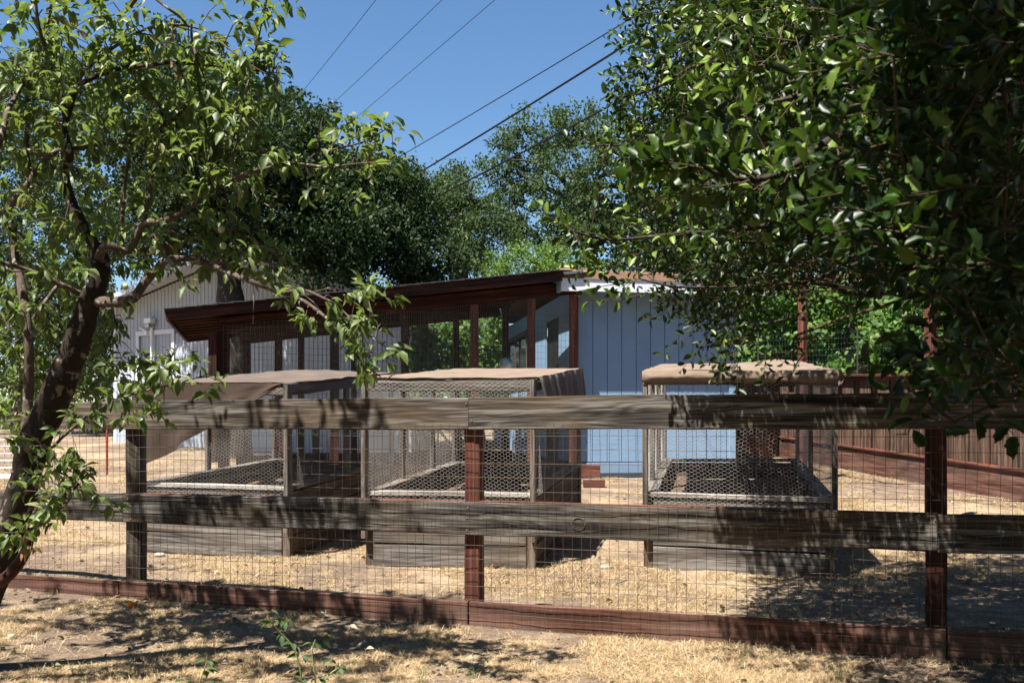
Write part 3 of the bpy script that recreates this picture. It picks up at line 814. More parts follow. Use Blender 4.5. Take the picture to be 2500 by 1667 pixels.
# ------------------------------------------------------------------ pale shed at the left
WA = Vector((-7.86, 21.0, 0)); wa = R(-31.6); WU = Vector((math.cos(wa), math.sin(wa), 0)); WBK = Vector((-WU.y, WU.x, 0))
def build_white():
    base = .82
    t = thing('pale_shed', WA + Z * base, 'pale grey white gabled building with white framed door behind the poultry run', 'shed')
    s0, s1, pk, pz, sl = -.81, 7.2, 3.3, 4.62, .36
    n = 74; w_ = (s1 - s0) / n
    for i in range(n):
        s = s0 + (i + .5) * w_; zt = pz - sl * abs(s - pk) * (1 if s > pk else .6)
        if -.0 < s < 1.05:
            q = WA + WU * s + WBK * .03; board('door_plank', q + Z * (base + .02), q + Z * 3.12, w_ - .006, .02, WU, M_white, t, ch=.003)
            q = WA + WU * s; board('plank', q + Z * 3.2, q + Z * zt, w_ - .01, .024, WU, M_white, t, ch=.004)
        else:
            q = WA + WU * s; board('plank', q + Z * (base - .1), q + Z * zt, w_ - .01, .024, WU, M_white, t, ch=.004)
    zt = pz - .3
    board('sheathing', WA + WU * s0 + WBK * .05 + Z * 2.2, WA + WU * s1 + WBK * .05 + Z * 2.2, 2.8, .02, Z, M_white, t)
    for s in (-.03, 1.08): q = WA + WU * s - WBK * .02; board('door_frame', q + Z * base, q + Z * 3.2, .09, .03, WU, M_trim, t)
    board('door_frame', WA - WU * .075 - WBK * .02 + Z * 3.165, WA + WU * 1.125 - WBK * .02 + Z * 3.165, .10, .033, Z, M_trim, t)
    board('seam_flashing', WA + WU * 1.13 - WBK * .012 + Z * 3.13, WA + WU * 7.4 - WBK * .012 + Z * 3.13, .02, .012, Z, M_dark, t)
    q = WA + WU * (s0 + .03) - WBK * .014; board('corner_trim', q + Z * (base - .1), q + Z * 3.8, .08, .02, WU, M_trim, t)
    # roof with overhang toward the camera and rake boards
    for sg, e in ((-1, s0 - .45), (1, s1 + .5)):
        zE = pz - sl * abs(e - pk) * (1 if sg > 0 else .6)
        a = WA + WU * pk + Z * (pz + .07) + WBK * 3.5; b = WA + WU * e + Z * (zE + .07) + WBK * 3.5
        board('roof', a - WBK * 3.1, b - WBK * 3.1, 1.5, .04, WBK, M_roof, t)
        a2 = WA + WU * pk + Z * pz - WBK * .57; b2 = WA + WU * e + Z * zE - WBK * .57
        board('rake_board', a2, b2, .11, .03, Z, M_white, t)
        board('soffit', a2 + WBK * .28 + Z * .04, b2 + WBK * .28 + Z * .04, .52, .015, WBK, M_white, t)
    q = WA + WU * s0; board('side_wall', q + WBK * .05 + Z * 2.3, q + WBK * 1.0 + Z * 2.3, 3, .05, Z, M_white, t)
    q = WA + WU * s1; board('side_wall', q + WBK * .05 + Z * 2.2, q + WBK * .6 + Z * 2.2, 2.8, .05, Z, M_white, t)
    # lamp on a conduit and small camera
    q = WA + WU * .47 - WBK * .06
    l = thing('floodlight', q + Z * 3.2, 'white twin floodlight on a grey conduit above the pale shed door', 'light')
    V, Fc = tube([q + Z * 1.3, q + Z * 3.28], .03, 8); wmesh('conduit', V, Fc, M_plastic, l)
    V, Fc = box(q + Z * 3.40 - WBK * .06, .20, .12, .10, wa); wmesh('lamp_head', V, Fc, M_plastic, l)
    V, Fc = box(q + Z * 3.30 - WBK * .08, .12, .10, .08, wa); wmesh('lamp_arm', V, Fc, M_nail, l)
    q = WA + WU * .30 - WBK * .06
    k = thing('security_camera', q + Z * 3.2, 'small white security camera above the pale shed door frame', 'camera')
    V, Fc = tube([q + Z * 3.2, q + Z * 3.27 - WBK * .12 - WU * .05], [.03, .035], 8); Fc += [tuple(range(7, -1, -1)), tuple(range(8, 16))]; wmesh('camera_body', V, Fc, M_plastic, k)
    V, Fc = box(q + Z * 3.17, .06, .05, .10, wa); wmesh('bracket', V, Fc, M_plastic, k)
build_white()

# ------------------------------------------------------------------ brown board fence at the right
def build_board_fence():
    A = Vector((4.72, 17.7, 0)); Bp = Vector((6.05, 10.4, 0))
    t = thing('board_fence', Vector((5.5, 13.5, gz0(5.5, 13.5))), 'brown board fence with dog eared boards and red base board at right', 'fence')
    U = (Bp - A).normalized(); N = Vector((-U.y, U.x, 0)); N = N if N.x < 0 else -N
    def run(A, Bp, U, N, x0, x1):
        x = x0; i = 0
        while x < x1:
            sc = on_line(x, A, U); wpx = (26 if i % 2 else 17) * (15.0 / sc.y)
            a = on_line(x, A, U); b = on_line(x + wpx, A, U); c = (a + b) / 2; L = (b - a).length
            g = gz0(c.x, c.y); off = .035 if i % 2 else 0
            q = c + N * off
            board('fence_board', q + Z * (g + .1), q + Z * (g + 1.38 - (0 if i % 2 else .0)), L + (.10 if i % 2 == 0 else .0), .018, U, M_fence, t, seg=3, jit=.006)
            x += wpx; i += 1
        a = on_line(x0, A, U) + N * .05; b = on_line(x1, A, U) + N * .05; ga, gb = gz0(a.x, a.y), gz0(b.x, b.y)
        board('base_board', a + Z * (ga + .17), b + Z * (gb + .17), .36, .036, Z, M_kick, t, seg=8, jit=.006)
        board('ledge', a + Z * (ga + .365) + N * .0, b + Z * (gb + .365), .03, .09, Z, M_red, t)
        board('cap_rail', a + Z * (ga + 1.45), b + Z * (gb + 1.45), .036, .13, Z, M_red, t)
        board('top_trim', a + Z * (ga + 1.40), b + Z * (gb + 1.40), .06, .03, Z, M_red, t)
    run(A, Bp, U, N, 1893, 2680)
    A2 = Vector((3.6, 16.4, 0)); U2 = (A - A2).normalized(); N2 = Vector((U2.y, -U2.x, 0)); N2 = N2 if N2.y < 0 else -N2
    run(A2, A, U2, N2, 1785, 1890)
build_board_fence()

# trellis of posts with a sloping rail, welded wire and grape vines
def build_trellis():
    p1 = P(1960, 1050, 13.5); p2 = P(2274, 1050, 9.6)
    t = thing('trellis', Vector((p1.x, p1.y, gz0(p1.x, p1.y))), 'tall red brown trellis posts joined by a sloping top rail by the board fence', 'trellis')
    for p, zt, w_ in ((p1, CH + (HY - 690) * 13.5 / F, .10), (p2, CH + (HY - 640) * 9.6 / F, .10)):
        g = gz0(p.x, p.y); up = Vector((.8, .6, 0))
        board('post', Vector((p.x, p.y, g - .1)), Vector((p.x, p.y, zt)), w_, .09, up, M_red, t, seg=6, jit=.005)
    a = P(1830, 712, 14.6); b = P(2110, 668, 12.2)
    board('top_rail', a, b, .07, .05, Z, M_red, t)
build_trellis()
def wire_fence(name, A, B_, z0f, z1f, dx, dz, mat, label):
    t = thing(name, (A + B_) / 2, label, 'fence')
    P0, P1 = [], []; L = (B_ - A).length; U = (B_ - A) / L
    for i in range(int(L / dx)):
        p = A + U * i * dx; P0.append((p.x, p.y, z0f)); P1.append((p.x, p.y, z1f))
    for j in range(int((z1f - z0f) / dz) + 1):
        z = z0f + j * dz; P0.append((A.x, A.y, z)); P1.append((B_.x, B_.y, z))
    V, Fc = segs(P0, P1, .0009, 4); wmesh('welded_wire', V, Fc, mat, t)
    for k in range(4):
        p = A.lerp(B_, k / 3); g = gz0(p.x, p.y); board('stake', Vector((p.x, p.y, g)), Vector((p.x, p.y, z1f + .02)), .03, .02, U, M_darkbark, t)
wire_fence('wire_fence', Vector((4.6, 18.6, 0)), Vector((9.4, 16.4, 0)), .9, 2.95, .055, .10, M_green, 'tall green welded wire fence in front of the grape vines')

# metal stake and lattice crate at the far left
def small_left():
    p = P(261, 1138, 14.5); g = gz0(p.x, p.y)
    q = Vector((p.x, p.y, g))
    t = thing('metal_stake', q, 'thin red metal fence stake standing alone on the straw grass at left', 'stake')
    board('stake', q - Z * .1, q + Z * 1.05, .035, .012, Vector((1, 0, 0)), M_tpost, t)
    for k in range(14):
        z = .1 + k * .065; V, Fc = box(q + Z * z - Vector((0, .010, 0)), .012, .012, .02); wmesh('stud', V, Fc, M_tpost, t)
    p = P(5, 1095, 14); g = gz0(p.x, p.y); q = Vector((p.x, p.y, g))
    t = thing('lattice_crate', q, 'white plastic lattice panel leaning at the far left edge on the grass', 'crate')
    for k in range(9): board('slat', q + Vector((-.5 + k * .09, 0, 0)), q + Vector((-.5 + k * .09, 0, .55)), .014, .012, Vector((1, 0, 0)), M_plastic, t)
    for k in range(6): board('slat', q + Vector((-.52, -.013, .05 + k * .1)), q + Vector((.26, -.013, .05 + k * .1)), .014, .012, Z, M_plastic, t)
    board('frame', q + Vector((-.54, -.01, .02)), q + Vector((.28, -.01, .02)), .06, .04, Z, M_plastic, t)
    board('frame', q + Vector((.27, -.0, 0)), q + Vector((.27, -.0, .6)), .04, .04, Vector((1, 0, 0)), M_plastic, t)
small_left()

# ------------------------------------------------------------------ background trees
def clump_crown(name, label, cat, lobes, trunk, n_leaf, size, mat, bark_m, poly=None, group=None, limbs=6, clump=.32, per=60, rndshift=0, tn='oak_tree', up=.5):
    """lobes: (x px, y px, D, rx m, ry m, rz m); leaves gather in clumps spread through the lobes"""
    base = Vector(trunk[0])
    t = thing(tn, base, label, cat, group)
    vol = np.array([l[3] * l[4] * l[5] for l in lobes]) ** .67; vol /= vol.sum()
    nc = max(8, n_leaf // per); C = []; I = rng.choice(len(lobes), nc * 4, p=vol)
    d = rand_dirs(nc * 4) * (rng.random((nc * 4, 1)) ** .30)
    cen = np.array([tuple(P(l[0], l[1], l[2])) for l in lobes]); rad = np.array([[l[3], l[4], l[5]] for l in lobes])
    C = cen[I] + d * rad[I]
    keep = np.array([noise.noise(Vector(c) * 1.1) > -.22 for c in C])
    C = C[keep]
    if poly is not None:
        px = CX + C[:, 0] * F / C[:, 1]; py = HY - (C[:, 2] - CH) * F / C[:, 1]; C = C[in_poly(px, py, poly)]
    C = C[C[:, 2] > .6][:nc]
    J = rng.integers(0, len(C), n_leaf)
    cr = clump * (.6 + .8 * rng.random(len(C)))
    pos = C[J] + rand_dirs(n_leaf) * (rng.random((n_leaf, 1)) ** .5) * cr[J][:, None] * np.array([[1, 1, .75]])
    dr = rand_dirs(n_leaf) + np.array([[0, 0, -.25]]); nor = rand_dirs(n_leaf) + np.array([[0, 0, up]])
    cb = rng.random(len(C)); rr = np.clip(.55 * rng.random(n_leaf) + .45 * cb[J] + rndshift, 0, 1)
    ln = size * (.7 + .6 * rng.random(n_leaf))
    leaves('crown', T_SIMPLE, pos, dr, nor, ln, ln * .75, mat, t, rr, kind='stuff')
    tb = MB()
    pts, rd = smooth_path(trunk, list(np.linspace(.30, .12, len(trunk)) * (1 if len(trunk) > 2 else .8)), 4)
    tb.add(*tube(pts, rd, 9, .25)); tb.build('trunk', bark_m, t)
    top = Vector(trunk[-1]); mid = Vector(trunk[max(0, len(trunk) - 2)])
    for k in range(limbs):
        e = Vector(C[rng.integers(0, len(C))]); s = mid.lerp(top, random.random())
        m1 = s.lerp(e, .4) + Vector((random.uniform(-.3, .3), random.uniform(-.2, .2), random.uniform(0, .5)))
        m2 = s.lerp(e, .75) + Vector((random.uniform(-.2, .2), 0, random.uniform(-.1, .3)))
        pp, rr_ = smooth_path([s, m1, m2, e], [.10, .07, .04, .015], 3)
        b = MB(); b.add(*tube(pp, rr_, 6, .2)); b.build('limb', bark_m, t)
    return t
def tp(x, y, D): return P(x, y, D)
def tg(x, D): v = P(x, 1000, D); v.z = gz0(v.x, D) - .1; return v

clump_crown('t', 'large dark live oak rising behind the poultry run and pale shed', 'tree',
    [(560, 400, 17.6, 2.2, 1.8, 1.9), (330, 350, 18.5, 2.3, 1.8, 2.0), (700, 380, 17.8, 1.2, 1.4, 1.3), (830, 470, 17.5, 1.3, 1.3, 1.2), (450, 230, 18.6, 1.3, 1.3, 1.2), (120, 380, 24, 2.6, 1.5, 2.4), (640, 520, 17.2, 1.5, 1.2, .7), (180, 190, 24, 1.6, 1.2, 1.0), (430, 540, 17.6, 1.2, 1.4, .8), (180, 580, 24, 2.2, 1.4, 1.2), (560, 300, 16.4, 1.6, 1.6, 1.3), (590, 340, 18, 1.5, 1.4, 1.0), (870, 490, 16.8, 1.1, 1.2, .9), (700, 460, 17, 1.5, 1.4, 1.0), (420, 380, 18.6, 1.3, 1.3, 1.0), (730, 600, 17, 1.4, 1.0, .5), (470, 570, 17.2, 1.1, .9, .45), (770, 655, 16.6, 1.1, .8, .40)],
    [tg(575, 17.3), tp(572, 820, 17.3), tp(560, 700, 17.3), tp(548, 600, 17.4), tp(520, 480, 17.6)], 85000, .085, M_oakdark, M_darkbark,
    poly=[(-100, 160), (150, 110), (300, 170), (400, 50), (470, 60), (520, 170), (640, 170), (690, 240), (720, 220), (745, 290), (790, 270), (800, 340), (870, 380), (930, 420), (960, 520), (930, 660), (860, 715), (700, 690), (640, 600), (600, 650), (480, 610), (300, 650), (-100, 700)], limbs=12)
clump_crown('t', 'pointed dark conifer top poking above the live oak at upper left', 'tree',
    [(410, 180, 24, .35, .35, 1.6), (410, 330, 24, .9, .8, 1.6), (620, 300, 25, .7, .7, 1.9), (725, 330, 25, .6, .6, 1.5), (790, 360, 25, .5, .5, 1.2)],
    [tg(420, 24), tp(415, 500, 24), tp(410, 90, 24)], 9000, .09, M_conifer, M_darkbark, limbs=3, clump=.22, per=40, tn='conifer_tree')
clump_crown('t', 'dense dark oak standing right of the big live oak behind the run', 'tree',
    [(900, 500, 19, 1.5, 1.5, 1.0), (1000, 520, 19, .95, 1.3, .95), (820, 600, 18.8, 1.2, 1.2, .7), (960, 620, 18.6, 1.2, 1.2, .6), (1080, 640, 19, .8, 1.0, .5), (930, 430, 19.5, .8, 1, .5)],
    [tg(800, 18.6), tp(790, 720, 18.6), tp(760, 640, 18.7), tp(820, 560, 18.9)], 26000, .08, M_oakdark, M_darkbark,
    poly=[(700, 560), (760, 470), (830, 400), (930, 385), (990, 405), (1040, 440), (1075, 480), (1100, 560), (1150, 620), (1180, 700), (1000, 745), (720, 760), (680, 660)], limbs=8)
clump_crown('t', 'lighter green narrow tree between the dark oak and tall open oak', 'tree',
    [(1110, 470, 25, .8, 1, .9), (1130, 560, 24, .9, 1.2, 1.2), (1090, 440, 25.5, .6, .8, .5), (1190, 590, 24, .8, 1, .9), (1050, 520, 25, .6, .8, .9)],
    [tg(1130, 24.5), tp(1125, 700, 24.5), tp(1120, 500, 24.5)], 16000, .075, M_oakmid, M_darkbark,
    poly=[(1030, 480), (1060, 415), (1110, 400), (1160, 420), (1190, 500), (1260, 520), (1270, 700), (1020, 720)], limbs=4)
clump_crown('t', 'tall open crowned oak with sky gaps above the roof peak', 'tree',
    [(1330, 330, 27, 1.25, 1.2, .75), (1420, 320, 27, 1.2, 1.2, .9), (1240, 345, 27, .5, .6, .35), (1215, 400, 26.5, .6, .7, .45), (1220, 480, 26.5, .65, .7, .4), (1290, 430, 27, .7, .8, .5), (1440, 460, 26, 1.8, 1.6, 1.4), (1330, 520, 26, 1.2, 1.2, 1.0), (1560, 480, 26, 1.7, 1.5, 1.7), (1230, 560, 26, .7, .8, .5), (1400, 600, 25.5, 1.9, 1.3, .9), (1680, 560, 26, 1.9, 1.5, 1.9)],
    [tg(1460, 26.5), tp(1455, 720, 26.5), tp(1430, 560, 26.5), tp(1400, 420, 26.7)], 40000, .085, M_oakmid, M_darkbark,
    poly=[(1160, 380), (1190, 320), (1290, 260), (1340, 255), (1440, 250), (1490, 300), (1540, 350), (1700, 300), (1900, 400), (1900, 760), (1160, 760), (1190, 600), (1180, 540), (1170, 490)], limbs=16, clump=.28)
clump_crown('t', 'bright yellow green bush just above the poultry run roof', 'bush',
    [(1280, 640, 21.5, .9, .7, .42), (1370, 640, 21.5, .8, .7, .45), (1220, 665, 21, .5, .5, .25), (1440, 670, 21.5, .6, .6, .3), (1330, 610, 22, .5, .5, .3), (1300, 720, 21.5, 1.3, .8, .7), (1180, 860, 21, .8, .6, .9), (1080, 800, 21.5, .6, .6, .5)],
    [tg(1300, 21.5), tp(1300, 700, 21.5)], 17000, .055, M_light, M_darkbark, limbs=4, clump=.2, tn='green_bush')
# closed tree line behind, each a tree of its own
for i, (x, y, D, rx, rz, m, lab, sh) in enumerate((
    (1760, 520, 29, 2.8, 2.8, M_oakmid, 'grey green oak far behind the right live oak branches, nearest the open oak', 0),
    (2100, 560, 27, 2.8, 2.6, M_oakdark, 'dark oak behind the trellis posts at right', .1),
    (2480, 560, 26, 2.8, 2.8, M_oakmid, 'grey green oak at the far right edge behind the leaves', 0),
    (60, 640, 27, 3.0, 2.6, M_oakmid, 'leafy oak behind the apple tree trunk at far left', .1),
    (1560, 760, 27, 2.2, 1.8, M_oakdark, 'low dark oak hidden behind the blue shed roof', 0),
    (860, 780, 29, 3.0, 1.8, M_oakdark, 'low dark tree seen under the poultry run roof', .05),
    (-700, 500, 24, 3.6, 3.6, M_oakdark, 'dark oak beyond the left edge of the yard', 0),
    (3150, 500, 24, 3.6, 3.6, M_oakdark, 'dark oak beyond the right edge of the yard', 0),
    (300, 760, 30, 2.8, 2.2, M_oakdark, 'dark oak behind the pale shed gable', 0))):
    clump_crown('t', lab, 'tree', [(x, y, D, rx, 2, rz), (x - 60, y + 150, D, rx, 1.8, rz * .8), (x + 40, y + 260, D - .5, rx * .9, 1.5, rz * .7)],
        [tg(x, D), tp(x, y + 150, D), tp(x + 10, y, D)], 17000, .10, m, M_darkbark, limbs=5, clump=.42, rndshift=sh)
for i, (x, y, h, lab) in enumerate(((-8.5, -5.0, 6.5, 'unseen oak added behind the camera on the left to block sky light'), (.5, -9.0, 8.0, 'unseen oak added straight behind the camera to block sky light'), (8.5, -5.5, 8.0, 'unseen oak added behind the camera on the right to block sky light'), (-13, 4.5, 8.0, 'unseen oak added left of the yard to block sky light'), (13, 5.5, 8.0, 'unseen oak added right of the yard to block sky light'))):
    t = thing('oak_tree', Vector((x, y, 0)), lab, 'tree')  # unseen oaks added behind and beside the camera to cut sky fill
    n = 14000; c = rand_dirs(n) * (rng.random((n, 1)) ** .33) * np.array([[4.2, 2.6, h * .45]]) + np.array([[x, y, h * .55]])
    ln = .22 * (.7 + .6 * rng.random(n)); leaves('crown', T_SIMPLE, c, rand_dirs(n), rand_dirs(n), ln, ln * .7, M_oakdark, t, None, kind='stuff')
    V, Fc = tube([Vector((x, y, -.1)), Vector((x + .2, y, h * .3)), Vector((x, y + .2, h * .7))], [.35, .28, .12], 10); wmesh('trunk', V, Fc, M_darkbark, t, smooth=True)
# grape vines behind the board fence
def vines():
    for i, (x0, x1, D, y0, y1, n, lab) in enumerate(((1790, 2130, 19.2, 660, 960, 9000, 'bright green grape vine thicket left of the tall trellis post gap'), (2130, 2560, 18.0, 690, 960, 9000, 'bright green grape vine thicket toward the right edge behind the board fence'), (985, 1235, 17.0, 760, 965, 6000, 'sunlit green shrubs seen through the poultry run wire'))):
        t = thing('grape_vine' if i < 2 else 'green_bush', tg((x0 + x1) / 2, D), lab, 'vine' if i < 2 else 'bush')
        X = rng.uniform(x0, x1, n); Y = y0 + (y1 - y0) * rng.random(n) ** .8; Dd = D + rng.uniform(-.3, 1.2, n)
        nz = np.array([noise.noise(Vector((a * .012, b * .012, i))) for a, b in zip(X, Y)])
        k = (Y > y0 + 45 * nz + 20 * rng.random(n)); X, Y, Dd, nz = X[k], Y[k], Dd[k] + nz[k] * 1.0, nz[k]
        pos = np.stack([(X - CX) * Dd / F, Dd, CH - (Y - HY) * Dd / F], 1); m = len(pos)
        ln = .10 * (.6 + .7 * rng.random(m)) * (1 if i < 2 else .7)
        leaves('leaves', T_VINE, pos, rand_dirs(m) + np.array([[0, -.2, -.5]]), rand_dirs(m) * .8 + np.array([[-.2, -.5, .8]]), ln, ln, M_vine, t, None, kind='stuff')
        b = MB()
        for k in range(10):
            a = tg(random.uniform(x0, x1), D + .3); e = P(random.uniform(x0, x1), random.uniform(y0 + 30, y1 - 40), D + .3)
            pp, rr = smooth_path([a, a.lerp(e, .5) + Vector((random.uniform(-.3, .3), 0, .1)), e], [.03, .02, .01], 4); b.add(*tube(pp, rr, 5))
        b.build('stems', M_twig, t)
vines()
# dark low hedge seen under the run, orange red flowers
def flowers():
    t = thing('flower_bed', P(1046, 918, 18.2), 'small patch of orange red flowers glimpsed through the poultry run wire', 'flowers')
    n = 260; X = rng.uniform(1030, 1062, n); Y = rng.uniform(892, 925, n); D = 18.2 + rng.uniform(-.2, .2, n)
    pos = np.stack([(X - CX) * D / F, D, CH - (Y - HY) * D / F], 1)
    leaves('petals', T_SIMPLE, pos, rand_dirs(n), rand_dirs(n), [.04] * n, [.04] * n, M_flower, t, kind='stuff')
    b = MB()
    for k in range(12):
        e = Vector(pos[k]); a = Vector((e.x, e.y, gz0(e.x, e.y))); b.add(*tube([a, e], .006, 4))
    b.build('stems', M_grass, t)
flowers()

# ------------------------------------------------------------------ overhead cables
def cable(p0, p1, h, r, mat, label, sag=.15):
    a = P(p0[0], p0[1], (h - CH) * F / (HY - p0[1])); b = P(p1[0], p1[1], (h - CH) * F / (HY - p1[1]))
    d = b - a; A = a - d * 1.5; B_ = b + d * 1.2
    pts = []
    for k in range(41):
        s = k / 40; p = A.lerp(B_, s); p.z -= sag * math.sin(s * math.pi) - sag * .9; pts.append(p)
    V, Fc = tube(pts, r, 5); o = wmesh('overhead_cable', V, Fc, mat, smooth=True); tagit(o, label, 'cable', 'overhead cables')
cable((917, 0), (730, 235), 8.5, .006, M_cablethin, 'thin overhead wire farthest left in the sky')
cable((1078, 0), (790, 275), 8.5, .006, M_cablethin, 'second thin overhead wire from the left in the sky')
cable((1207, 0), (825, 325), 8.5, .006, M_cablethin, 'third thin overhead wire from the left in the sky')
cable((1580, 20), (985, 378), 7.0, .009, M_black, 'medium black overhead wire just above the two thick cables')
cable((1640, 38), (1020, 425), 6.4, .017, M_black, 'upper of the two thick black overhead cables')
cable((1520, 240), (1065, 482), 5.6, .016, M_black, 'lower thick black overhead cable entering the right oak')

# ------------------------------------------------------------------ apple tree (left foreground)
APPLE_LEAVES = {k: [] for k in ('p', 'd', 'n', 'l', 'w', 'r')}
def put_leaf(store, p, d, n, l, w_, r):
    store['p'].append(tuple(p)); store['d'].append(tuple(d)); store['n'].append(tuple(n)); store['l'].append(l); store['w'].append(w_); store['r'].append(r)
def rosette(store, p, ax, n, ln=.075, brown=.02):
    X_, Y_ = CX + p[0] * F / max(p[1], .1), HY - (p[2] - CH) * F / max(p[1], .1)
    if 285 < X_ < 530 and 735 < Y_ < 870 and random.random() < .8: return
    if 420 < X_ < 620 and 880 < Y_ < 1010 and random.random() < .6: return
    ax = Vector(ax).normalized()
    tint = random.random() * .5
    isb = random.random() < brown
    for k in range(n):
        v = Vector(rng.normal(size=3)); v = (v - ax * v.dot(ax)).normalized()
        d = (v * random.uniform(.5, 1.1) + ax * random.uniform(.1, .9) + Vector((0, 0, random.uniform(-1.0, .1)))).normalized()
        nn = (Vector((0, 0, 1)) + Vector(rng.normal(size=3)) * .45)
        l = ln * random.uniform(.5, 1.02)
        q = Vector(p) - ax * random.uniform(0, .05) + d * .014
        put_leaf(store, q, d, nn, l, l * random.uniform(.42, .62), random.uniform(.965, 1) if isb else min(.94, tint + random.random() * .5))

def build_apple():
    base = P(-150, 1640, 4.72); base.z = -.05
    t = thing('apple_tree', base, 'leaning apple tree with dark lichened trunk and drooping leaves at left', 'tree')
    st = APPLE_LEAVES
    # the trunk
    tr = [base, P(-60, 1500, 4.7), P(8, 1330, 4.68), P(54, 1196, 4.66), P(81, 1088, 4.64), P(130, 980, 4.62), P(173, 871, 4.6), P(203, 790, 4.6), P(222, 725, 4.6), P(243, 655, 4.62), P(238, 600, 4.65)]
    pp, rr = smooth_path(tr, [.10, .085, .072, .066, .068, .065, .060, .055, .050, .044, .036], 5)
    b = MB(); b.add(*tube(pp, rr, 16, .22)); b.build('trunk', M_bark, t)
    L = []   # limbs: (pixel path, depth start, depth end, r0, r1, twig spacing, leafiness)
    L.append(([(222, 735), (311, 743 - 8), (352, 692), (393, 645), (413, 634), (468, 631), (508, 645), (556, 665), (624, 692), (692, 716), (743, 736), (794, 774), (828, 801), (855, 832), (879, 880), (944, 930)], 4.6, 4.25, .036, .003, .9))
    L.append(([(692, 714), (743, 709), (794, 730), (825, 747), (848, 770), (896, 815), (974, 869)], 4.35, 4.1, .010, .003, .9))
    L.append(([(413, 634), (405, 605), (412, 580), (434, 560)], 4.5, 4.6, .02, .012, .6))
    L.append(([(238, 640), (260, 600), (315, 612), (349, 549), (396, 540), (447, 519), (510, 468), (553, 447), (595, 425), (638, 413), (723, 400), (808, 410), (851, 402), (957, 393)], 4.62, 4.1, .030, .003, 1.0))
    L.append(([(757, 387), (774, 374), (829, 362), (893, 345), (923, 328), (961, 302)], 4.3, 4.2, .007, .003, 1.2))
    L.append(([(200, 720), (141, 692), (70, 660), (0, 641), (-90, 620)], 4.6, 4.3, .020, .010, .8))
    L.append(([(32, 560), (32, 600), (54, 708), (70, 844), (68, 980), (60, 1090)], 4.9, 4.75, .022, .034, .6))
    L.append(([(32, 560), (20, 545), (0, 532), (43, 481), (72, 442), (94, 408), (136, 370), (191, 362), (255, 351), (370, 349), (468, 357), (502, 370), (595, 366), (680, 391), (749, 400)], 4.85, 4.3, .030, .004, 1.0))
    L.append(([(502, 370), (544, 417), (574, 451), (620, 480), (680, 520)], 4.45, 4.4, .007, .003, 1.0))
    L.append(([(238, 610), (200, 549), (170, 481), (157, 425), (170, 383), (162, 340), (160, 298), (174, 255), (187, 213), (234, 187), (298, 166), (362, 160), (425, 153), (510, 160), (595, 170), (698, 181)], 4.65, 4.25, .038, .003, 1.0))
    L.append(([(160, 298), (149, 221), (132, 179), (110, 120), (90, 40), (80, -60)], 4.6, 4.4, .018, .008, .9))
    L.append(([(187, 213), (204, 174), (255, 132), (298, 102), (340, 77), (396, 62), (459, 64), (510, 81), (553, 115), (617, 162), (690, 203)], 4.5, 4.2, .014, .003, 1.0))
    L.append(([(72, 442), (64, 362), (68, 298), (66, 255), (66, 204), (85, 145), (102, 98), (123, 26), (128, -40)], 4.75, 4.5, .020, .008, 1.0))
    L.append(([(-30, 400), (0, 349), (17, 276), (43, 230), (62, 190)], 4.5, 4.6, .018, .012, 1.0))
    L.append(([(532, 447), (574, 362), (595, 255), (612, 170), (638, 64), (655, -20)], 4.4, 4.2, .008, .004, 1.2))
    L.append(([(379, 383), (389, 332), (396, 306), (425, 289), (459, 251)], 4.5, 4.4, .016, .014, .7))
    L.append(([(396, 306), (390, 265), (374, 238), (349, 208), (320, 190)], 4.5, 4.4, .009, .005, .9))
    L.append(([(349, 549), (362, 489), (370, 434), (379, 383), (390, 330)], 4.55, 4.5, .013, .012, .6))
    L.append(([(298, 600), (298, 549), (302, 489), (306, 442), (315, 380)], 4.6, 4.5, .014, .010, .7))
    L.append(([(468, 60), (468, 94), (481, 149), (485, 213), (500, 290), (510, 400), (508, 460)], 4.3, 4.35, .006, .008, .9))
    L.append(([(459, 64), (447, 47), (417, 26), (383, 0), (350, -30)], 4.3, 4.2, .007, .007, .5))
    L.append(([(285, 38), (310, 25), (330, 0), (350, -30)], 4.3, 4.2, .008, .010, .2))
    L.append(([(81, 779), (108, 741), (141, 695)], 4.6, 4.6, .010, .012, .8))
    L.append(([(100, 1090), (127, 1092), (150, 1069), (179, 1044), (230, 1005), (306, 969), (344, 957), (421, 938), (478, 923), (510, 912)], 4.6, 4.2, .012, .003, .65))
    L.append(([(344, 957), (337, 926), (337, 900), (350, 880)], 4.35, 4.3, .005, .002, 2.4))
    L.append(([(421, 938), (415, 900), (418, 870), (430, 850)], 4.3, 4.25, .004, .002, 2.6))
    L.append(([(110, 1090), (138, 1122), (145, 1150), (168, 1165), (184, 1188), (176, 1207), (158, 1233), (96, 1278), (30, 1310), (-30, 1330)], 4.5, 4.3, .007, .004, 1.3))
    L.append(([(320, 615), (400, 600), (470, 575), (560, 560), (640, 600), (700, 640)], 4.7, 4.6, .016, .004, .9))
    L.append(([(0, 640), (60, 700), (120, 780), (200, 900), (250, 960)], 5.2, 5.3, .010, .004, 1.6))
    L.append(([(250, 700), (280, 780), (250, 880), (230, 960)], 5.1, 5.2, .009, .003, 2.0))
    L.append(([(40, 700), (20, 800), (60, 900), (30, 1000)], 5.0, 4.9, .010, .004, 1.8))
    limb_pts = []
